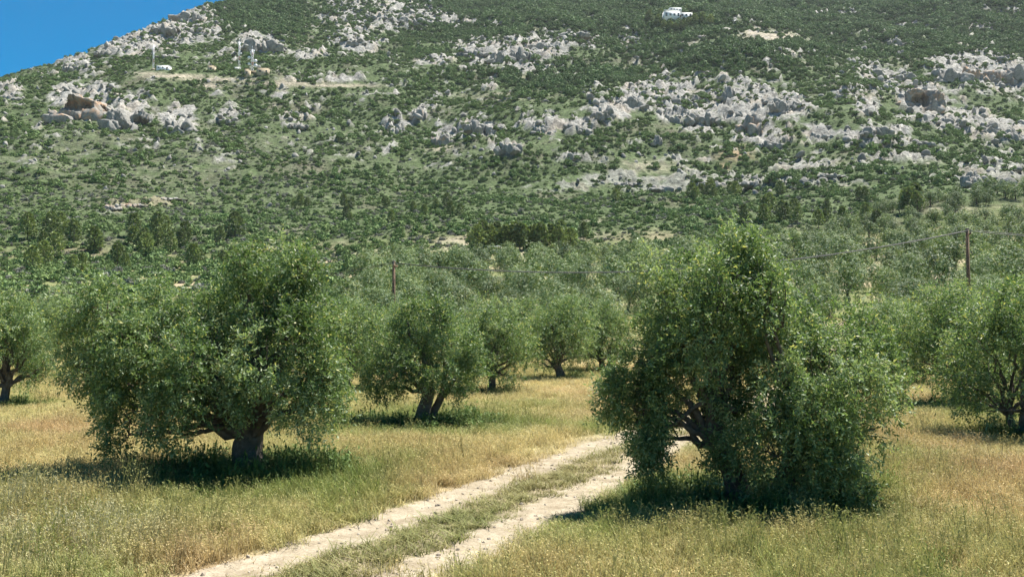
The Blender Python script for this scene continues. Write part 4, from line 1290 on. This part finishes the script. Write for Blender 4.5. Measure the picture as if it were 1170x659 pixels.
for q in [(1086, 92, 44, 32, 'left end of the long cliff near the right edge', .12, 2), (1112, 90, 30, 30, 'with orange streaks, second in the long right hand cliff', .36, 2),
          (1140, 92, 40, 36, 'with orange streaks, third in the long right hand cliff', .33, 3), (1166, 90, 34, 38, 'at the right end of the long right hand cliff', .15, 2),
          (997, 88, 30, 20, 'shaped like a dome, alone on the right slope', .05, 1), (1025, 54, 16, 18, 'small and bluish, high on the right slope', 0, 2),
          (1030, 62, 12, 14, 'small, just under the bluish one high on the right', 0, 2), (975, 72, 24, 12, 'low and broken, up left of the domed crag', 0, 3),
          (765, 118, 44, 34, 'tallest of the central cluster', .05, 3), (722, 122, 30, 28, 'left neighbour of the tallest central crag', .02, 2), (690, 136, 30, 24, 'at the left end of the central cluster', .02, 3),
          (768, 140, 26, 20, 'below the tallest central crag', 0, 2), (803, 144, 40, 20, 'low and wide, in the middle of the central cluster', .02, 4), (834, 118, 20, 24, 'a slim pinnacle right of centre', .05, 1),
          (860, 152, 34, 42, 'with an orange hollow at its foot above the orange earth slide', .30, 3), (865, 125, 10, 12, 'small knob above the crag with the orange hollow', 0, 1),
          (893, 128, 24, 24, 'right of the crag with the orange hollow', 0, 2), (912, 124, 18, 14, 'small, at the right end of the central cluster', .05, 2), (796, 118, 14, 14, 'a small tower between the tallest crag and the slim pinnacle', 0, 1),
          (662, 150, 24, 16, 'low, left below the central cluster', .05, 3), (752, 165, 14, 18, 'narrow slanting slab under the central cluster', 0, 1),
          (480, 138, 20, 18, 'small and pinkish, left of the dark hollowed crag', .22, 1), (508, 164, 26, 28, 'with an orange hollow, alone on the middle slope', .28, 2), (455, 152, 24, 18, 'low, left of the hollowed crag on the middle slope', .05, 3),
          (546, 154, 34, 20, 'right of the hollowed crag on the middle slope', 0, 3), (578, 178, 26, 18, 'lowest of the middle slope group', .03, 2), (572, 150, 18, 14, 'small, in the middle slope group above the lowest one', 0, 2), (622, 150, 30, 18, 'between the middle slope group and the central cluster', 0, 3),
          (545, 66, 30, 16, 'left end of the high central outcrop', 0, 3), (572, 74, 30, 26, 'tall, in the high central outcrop', 0, 2), (598, 70, 30, 28, 'in the middle of the high central outcrop', .03, 3), (618, 58, 24, 16, 'right of the middle of the high central outcrop', 0, 2),
          (655, 46, 40, 12, 'long and low at the right end of the high central outcrop', 0, 4), (722, 50, 26, 18, 'under the white house to the left', 0, 2),
          (430, 22, 40, 16, 'left of the top centre edge', 0, 4), (470, 26, 40, 16, 'at the top centre near the photograph top edge', 0, 4), (505, 26, 24, 12, 'right of the top centre crags', 0, 3), (405, 52, 26, 14, 'below the top centre crags to the left', 0, 3),
          (215, 24, 40, 18, 'highest on the left skyline shoulder', .03, 4), (185, 38, 44, 20, 'broad, in the middle of the skyline shoulder', .03, 4), (220, 46, 30, 12, 'lower right of the skyline shoulder', 0, 3), (150, 54, 30, 16, 'left of the skyline shoulder', .05, 3), (120, 62, 24, 14, 'small, further left below the skyline', .05, 3),
          (84, 80, 28, 14, 'just above the orange cliff', .05, 3), (12, 112, 26, 14, 'at the left edge of the photograph', .02, 3), (195, 66, 34, 10, 'low, above the thin left mast hut', 0, 3), (345, 70, 20, 8, 'low, right of the masts', 0, 2), (374, 64, 18, 10, 'small, further right of the masts', 0, 2),
          (322, 102, 12, 14, 'tan, on the dirt road right below the masts', .25, 1), (340, 145, 24, 12, 'low, on the slope below the dirt road', .03, 3), (260, 140, 30, 12, 'low, below the tan hut', .03, 3),
          (935, 158, 26, 18, 'right below the central cluster', 0, 2), (990, 130, 14, 22, 'slim, left of the cave crag on the right', 0, 2), (1000, 160, 40, 18, 'low and broad, left below the cave crag', 0, 4), (960, 112, 14, 10, 'small, far left of the cave crag', 0, 2),
          (1022, 104, 18, 14, 'small, touching the cave crag on its upper left', 0, 2), (1040, 92, 26, 20, 'between the cave crag and the long right hand cliff', 0, 2), (1085, 142, 40, 14, 'low, right below the cave crag', .03, 4), (1128, 148, 34, 20, 'lower right, under the long cliff', 0, 3), (1160, 160, 30, 22, 'at the right edge under the long cliff', 0, 3),
          (1118, 214, 34, 26, 'white and broad, lower right, left half', .02, 3), (1152, 218, 40, 28, 'white and broad, lower right, at the edge', .02, 3), (880, 168, 30, 14, 'low, under the orange hollow to the right', .03, 3), (1050, 165, 30, 12, 'low, under the cave crag', 0, 3)]:
    u_, v_, wp, hp, lb, og, lo = q
    crag(u_, v_, wp, hp, (NB + lb), og, lo)
# long pale ledge and other low ledges
for q in [(715, 212, 34, 9, 'ledge at the left end of the long pale rock band'), (765, 218, 44, 12, 'ledge second from the left in the long pale rock band'), (815, 212, 40, 11, 'ledge in the middle of the long pale rock band'),
          (862, 214, 40, 11, 'ledge right of the middle of the long pale rock band'), (905, 210, 36, 9, 'ledge near the right end of the long pale rock band'), (950, 206, 30, 8, 'ledge at the right end of the long pale rock band'),
          (125, 240, 28, 10, 'low tan rock ledge on the left slope, left end'), (150, 236, 30, 8, 'low tan rock ledge on the left slope, middle'), (190, 228, 36, 6, 'low tan rock ledge on the left slope, right end')]:
    o = crag(q[0], q[1], q[2], q[3], 'pale limestone ' + q[4] if 'tan' not in q[4] else q[4], 0.1 if 'tan' not in q[4] else .3, 4)

# ------------------------------------------------------------------ poles and wires
M_pole = simple('weathered_pole_wood', (0.15, 0.092, 0.056), .9, 6, .3)
M_steel = simple('galvanised_steel', (0.55, 0.56, 0.57), .45, 2, .15, .3)
M_wire = simple('cable_black', (0.05, 0.05, 0.05), .6)
M_ins = simple('insulator_glaze', (0.25, 0.25, 0.24), .3)
def pole(u_, vtop, d, label, rz):
    tp = at(u_, vtop, d); gz_ = Hn(tp[0], tp[1])
    root = empty('utility_pole', (tp[0], tp[1], gz_), rz)
    h = tp[2] - gz_
    MB().tube([(0, 0, -.6), (0.02, 0, h * .5), (0, 0, h)], [.17, .15, .12], 12, .06, 2).build('post', M_pole, root, True)
    MB().box((0, -.14, h - .45), (1.0, .10, .12)).build('crossarm', M_pole, root)
    heads = []
    for xx in (-.42, .42):
        MB().tube([(xx, -.14, h - .39), (xx, -.14, h - .30), (xx, -.14, h - .2), (xx, -.14, h - .16)], [.03, .06, .06, .03], 8).build('insulator', M_ins, root, True)
        heads.append((tp[0] + math.cos(rz) * xx, tp[1] + math.sin(rz) * xx - .14, tp[2] - .19))
    MB().box((0, 0, h + .01), (.26, .26, .03)).build('cap', M_steel, root)
    tag(root, label, 'utility pole', 'utility poles')
    return heads
lp = pole(450, 298, 76.0, 'brown wooden utility pole rising from the grove left of centre', 1.35)
rp_ = pole(1105, 261, 72.0, 'dark wooden utility pole rising from the grove at the right', 1.35)
def wire(a, b, sag, label):
    a = np.array(a); b = np.array(b); t = np.linspace(0, 1, 40)[:, None]
    p = a * (1 - t) + b * t; p[:, 2] -= (4 * sag * t * (1 - t))[:, 0]
    o = MB().tube(p, .026, 5).build('power_cable', M_wire); tag(o, label, 'cable', 'overhead cables')
span = np.array(rp_[0]) - np.array(lp[0])
for k in (0, 1):
    w_ = ('nearer', 'farther')[k]
    wire(lp[k], rp_[k], 1.9, 'thin dark %s overhead cable sagging between the two poles' % w_)
    wire(lp[k], np.array(lp[k]) + np.array([-48, 20, -1.0]), 1.6, 'thin dark %s overhead cable running left from the left pole' % w_)
    wire(rp_[k], np.array(rp_[k]) + np.array([50, -2, .5]), 1.4, 'thin dark %s overhead cable running right from the right pole' % w_)

# ------------------------------------------------------------------ masts, huts, white house
M_white = simple('white_render', (0.80, 0.80, 0.79), .8, .6, .06)
M_tan = simple('tan_masonry', (0.44, 0.36, 0.245), .9, 1.2, .2)
M_mast = simple('mast_paint', (0.78, 0.79, 0.80), .5, 1, .08)
M_redmast = simple('mast_red', (0.42, 0.10, 0.07), .6, 1, .1)
M_glass = simple('dark_window', (0.05, 0.07, 0.09), .15)
M_roofg = simple('grey_roof', (0.50, 0.50, 0.50), .8)
M_door = simple('brown_door', (0.16, 0.10, 0.06), .7)
def mast(u_, vfoot, hpx, base, label, dishes, panels):
    x_, y_ = ray_hit(u_, vfoot, 300)
    h = hpx * y_ / FPX
    root = empty('lattice_mast', (x_, y_, Hn(x_, y_)), .3)
    MB().box((0, 0, 0), (base * 2.4, base * 2.4, 1.0)).build('footing', M_tan, root)
    cs = [(math.cos(a) * base * .6, math.sin(a) * base * .6) for a in (0.3, 2.4, 4.5)]
    for (a, b) in cs:
        MB().tube([(a, b, 0), (a * .45, b * .45, h)], .13, 6).build('leg', M_mast, root)
    nb = 7
    for k in range(nb):
        mb = MB(); z0, z1 = h * k / nb, h * (k + 1) / nb
        s0, s1 = 1 - .55 * k / nb, 1 - .55 * (k + 1) / nb
        for i in range(3):
            a, b = cs[i], cs[(i + 1) % 3]
            mb.tube([(a[0] * s0, a[1] * s0, z0), (b[0] * s1, b[1] * s1, z1)], .07, 4)
            mb.tube([(a[0] * s1, a[1] * s1, z1), (b[0] * s1, b[1] * s1, z1)], .07, 4)
        mb.build('brace', M_redmast if k in (2, 5) else M_mast, root)
    for (z, side, r) in dishes:
        # shallow drum dish facing the viewer
        t = np.linspace(0, 1, 4)
        p = [(side * (base * .5 + r), -.2, z * h), (side * (base * .5 + r), -.55, z * h), (side * (base * .5 + r), -.75, z * h)]
        MB().tube(p, [r * .5, r, r * 1.02], 16).build('dish', M_mast, root, True)
        MB().tube([(0, 0, z * h), (side * (base * .5 + r), -.2, z * h)], .09, 5).build('dish_arm', M_steel, root)
    for (z, side) in panels:
        MB().box((side * base * .62, -.35, z * h), (.42, .25, 2.4)).build('antenna_panel', M_mast, root)
        MB().tube([(0, 0, z * h), (side * base * .62, -.25, z * h)], .08, 5).build('antenna_arm', M_steel, root)
    MB().tube([(0, 0, h - .3), (0, 0, h + 2.5)], .09, 6).build('top_rod', M_mast, root)
    tag(root, label, 'mast', 'telecom masts')
mast(175, 80, 29, 1.2, 'thin pale lattice mast standing alone on the left above the orange cliff', [], [(.9, 1), (.8, -1)])
mast(273, 78, 31, 1.5, 'tall pale lattice mast, left one of the pair above the dirt road', [(.55, 1, .6)], [(.92, 1), (.92, -1), (.78, 1)])
mast(288, 83, 27, 2.2, 'broader white mast with dishes, right one of the pair above the dirt road', [(.62, -1, 1.1), (.5, 1, 1.2), (.34, -1, 1.0), (.3, 1, 1.3)], [(.9, 1), (.84, -1)])
def hut(u_, v_, wpx, hpx, dep, mat, roofm, label, nwin, door, rz=0.0, name='hut'):
    x_, y_ = ray_hit(u_, v_, 150)
    s = y_ / FPX; w, h = wpx * s, hpx * s
    root = empty(name, (x_, y_ + dep * .5, Hn(x_, y_)), rz)
    MB().box((0, 0, h / 2 - 1.5), (w, dep, h + 3)).build('wall', mat, root)
    MB().box((0, 0, h + .1), (w + .4, dep + .4, .22)).build('roof', roofm, root)
    for k in range(nwin):
        xx = (k + .5) / nwin * w - w / 2
        wd_ = MB().box((xx, -dep / 2 - .02, h * .58), (min(1.0, w / nwin * .5), .06, h * .3)).build('window', M_glass, root)
        MB().box((xx, -dep / 2 - .06, h * .58 - h * .15 - .06), (min(1.2, w / nwin * .6), .14, .1)).build('sill', roofm, wd_)
    if door:
        MB().box((w * .32, -dep / 2 - .02, min(2, h * .75) / 2), (.95, .07, min(2, h * .75))).build('door', M_door, root)
    tag(root, label, 'hut', 'small buildings on the slopes')
    return root
hut(186, 80, 15, 5, 4, M_white, M_white, 'long low white hut beside the thin left mast', 3, True)
hut(241, 82, 8, 7, 4, M_tan, M_tan, 'square tan hut on the dirt road between the masts', 1, True)
hut(300, 86, 14, 8, 5, M_tan, M_tan, 'tan walled equipment building behind the dish mast', 2, True, .15)
hut(282, 88, 6, 9, 3, M_tan, M_tan, 'narrow tan block at the foot of the dish mast', 1, False)
hut(271, 80, 7, 3, 3, M_white, M_white, 'tiny white cabinet hut at the foot of the taller mast', 1, False)
hut(840, 27, 3.5, 4, 3, M_white, M_white, 'tiny white hut among trees above the bare pale slope', 1, False)
hut(526, 292, 9, 11, 3, M_tan, M_roofg, 'tan field hut with a pale slab roof at the foot of the scrub slope', 1, True)

# white house high on the slope
x_, y_ = ray_hit(774, 22, 300)
s = y_ / FPX
hs_ = empty('white_house', (x_, y_, Hn(x_, y_)), .05)
W, Hh, Dp = 33 * s, 7.5 * s, 9.0
def part(name, c, d, mat, par): return MB().box(c, d).build(name, mat, par)
part('wall', (-W * .22, 0, Hh / 2 - 2), (W * .56, Dp, Hh + 4), M_white, hs_)
part('wing_wall', (W * .28, .8, Hh * .4 - 2), (W * .44, Dp, Hh * .8 + 4), M_white, hs_)
rf = part('roof', (-W * .22, 0, Hh + .12), (W * .56 + .5, Dp + .5, .24), M_roofg, hs_)
part('parapet', (-W * .22, -Dp / 2 - .1, Hh + .55), (W * .56 + .3, .25, .6), M_white, rf)
part('wing_roof', (W * .285, .8, Hh * .8 + .12), (W * .43, Dp + .5, .24), M_roofg, hs_)
up = part('upper_storey', (-W * .08, .6, Hh + 1.9), (W * .42, Dp * .7, 3.3), M_white, hs_)
part('upper_roof', (-W * .08, .6, Hh + 3.7), (W * .44, Dp * .74, .25), M_white, up)
part('terrace', (W * .5 + 3.6, -.5, Hh * .62), (7, 5, .35), M_white, hs_)
for k in range(3): part('terrace_post', (W * .5 + .9 + k * 2.7, -2.8, Hh * .3 - 1), (.35, .35, Hh * .6 + 2), M_white, hs_)
for k in range(7):
    xx = -W / 2 + (k + .5) / 7 * W
    yo = 0 if k < 4 else .8
    wd_ = part('window', (xx, -Dp / 2 - .02 + yo, Hh * .42), (1.7, .08, 2.1 if k % 3 else 3.0), M_glass, hs_)
    part('frame', (xx, -Dp / 2 - .07 + yo, Hh * .42), (.14, .1, 2.0), M_white, wd_)
for k in range(4):
    xx = -W * .08 + (k - 1.5) * W * .1
    part('window', (xx, .6 - Dp * .35 - .02, Hh + 2.0), (1.3, .08, 1.4), M_glass, hs_)
part('door', (W * .07, -Dp / 2 - .04, 1.1), (1.2, .1, 2.2), M_door, hs_)
tag(hs_, 'white flat roofed two storey house among dark pines at the top of the slope', 'house')

# open steel frame shelter at the end of the grove
x_, y_ = ray_hit(565, 290, 150)
sh = empty('frame_shelter', (x_, y_, Hn(x_, y_)), 0)
w_, h_, d_ = 15.5 / FPX * y_, 2.0, 2.2
for a in (-1, 1):
    for b in (-1, 1):
        MB().box((a * w_ / 2, b * d_ / 2, h_ / 2 - .3), (.14, .14, h_ + .6)).build('post', M_steel, sh)
for b in (-1, 1): MB().box((0, b * d_ / 2, h_ + .06), (w_ + .3, .16, .14)).build('top_rail', M_steel, sh)
for a in (-1, 1): MB().box((a * (w_ / 2), 0, h_ + .06), (.14, d_ - .2, .12)).build('side_rail', M_steel, sh)
MB().box((0, -d_ / 2, .55), (w_ - .16, .05, 1.0)).build('side_panel', M_roofg, sh)
tag(sh, 'small grey steel frame shelter in front of the pine row', 'shelter')

# ------------------------------------------------------------------ the air
hb = MB(); hb.box((0, 420, 270), (2400, 1500, 560))
hz = hb.build('haze', None)
hm = bpy.data.materials.new('air'); hm.use_nodes = True
nt = hm.node_tree; nt.nodes.remove(nt.nodes['Principled BSDF'])
pv_ = nt.nodes.new('ShaderNodeVolumePrincipled')
pv_.inputs['Color'].default_value = (0.90, 0.94, 1.0, 1); pv_.inputs['Density'].default_value = 0.00004
pv_.inputs['Anisotropy'].default_value = 0.3
nt.links.new(pv_.outputs[0], nt.nodes['Material Output'].inputs['Volume'])
hz.data.materials.append(hm); tag(hz, 'thin pale summer haze in the air before the mountain', 'haze', None, 'stuff')
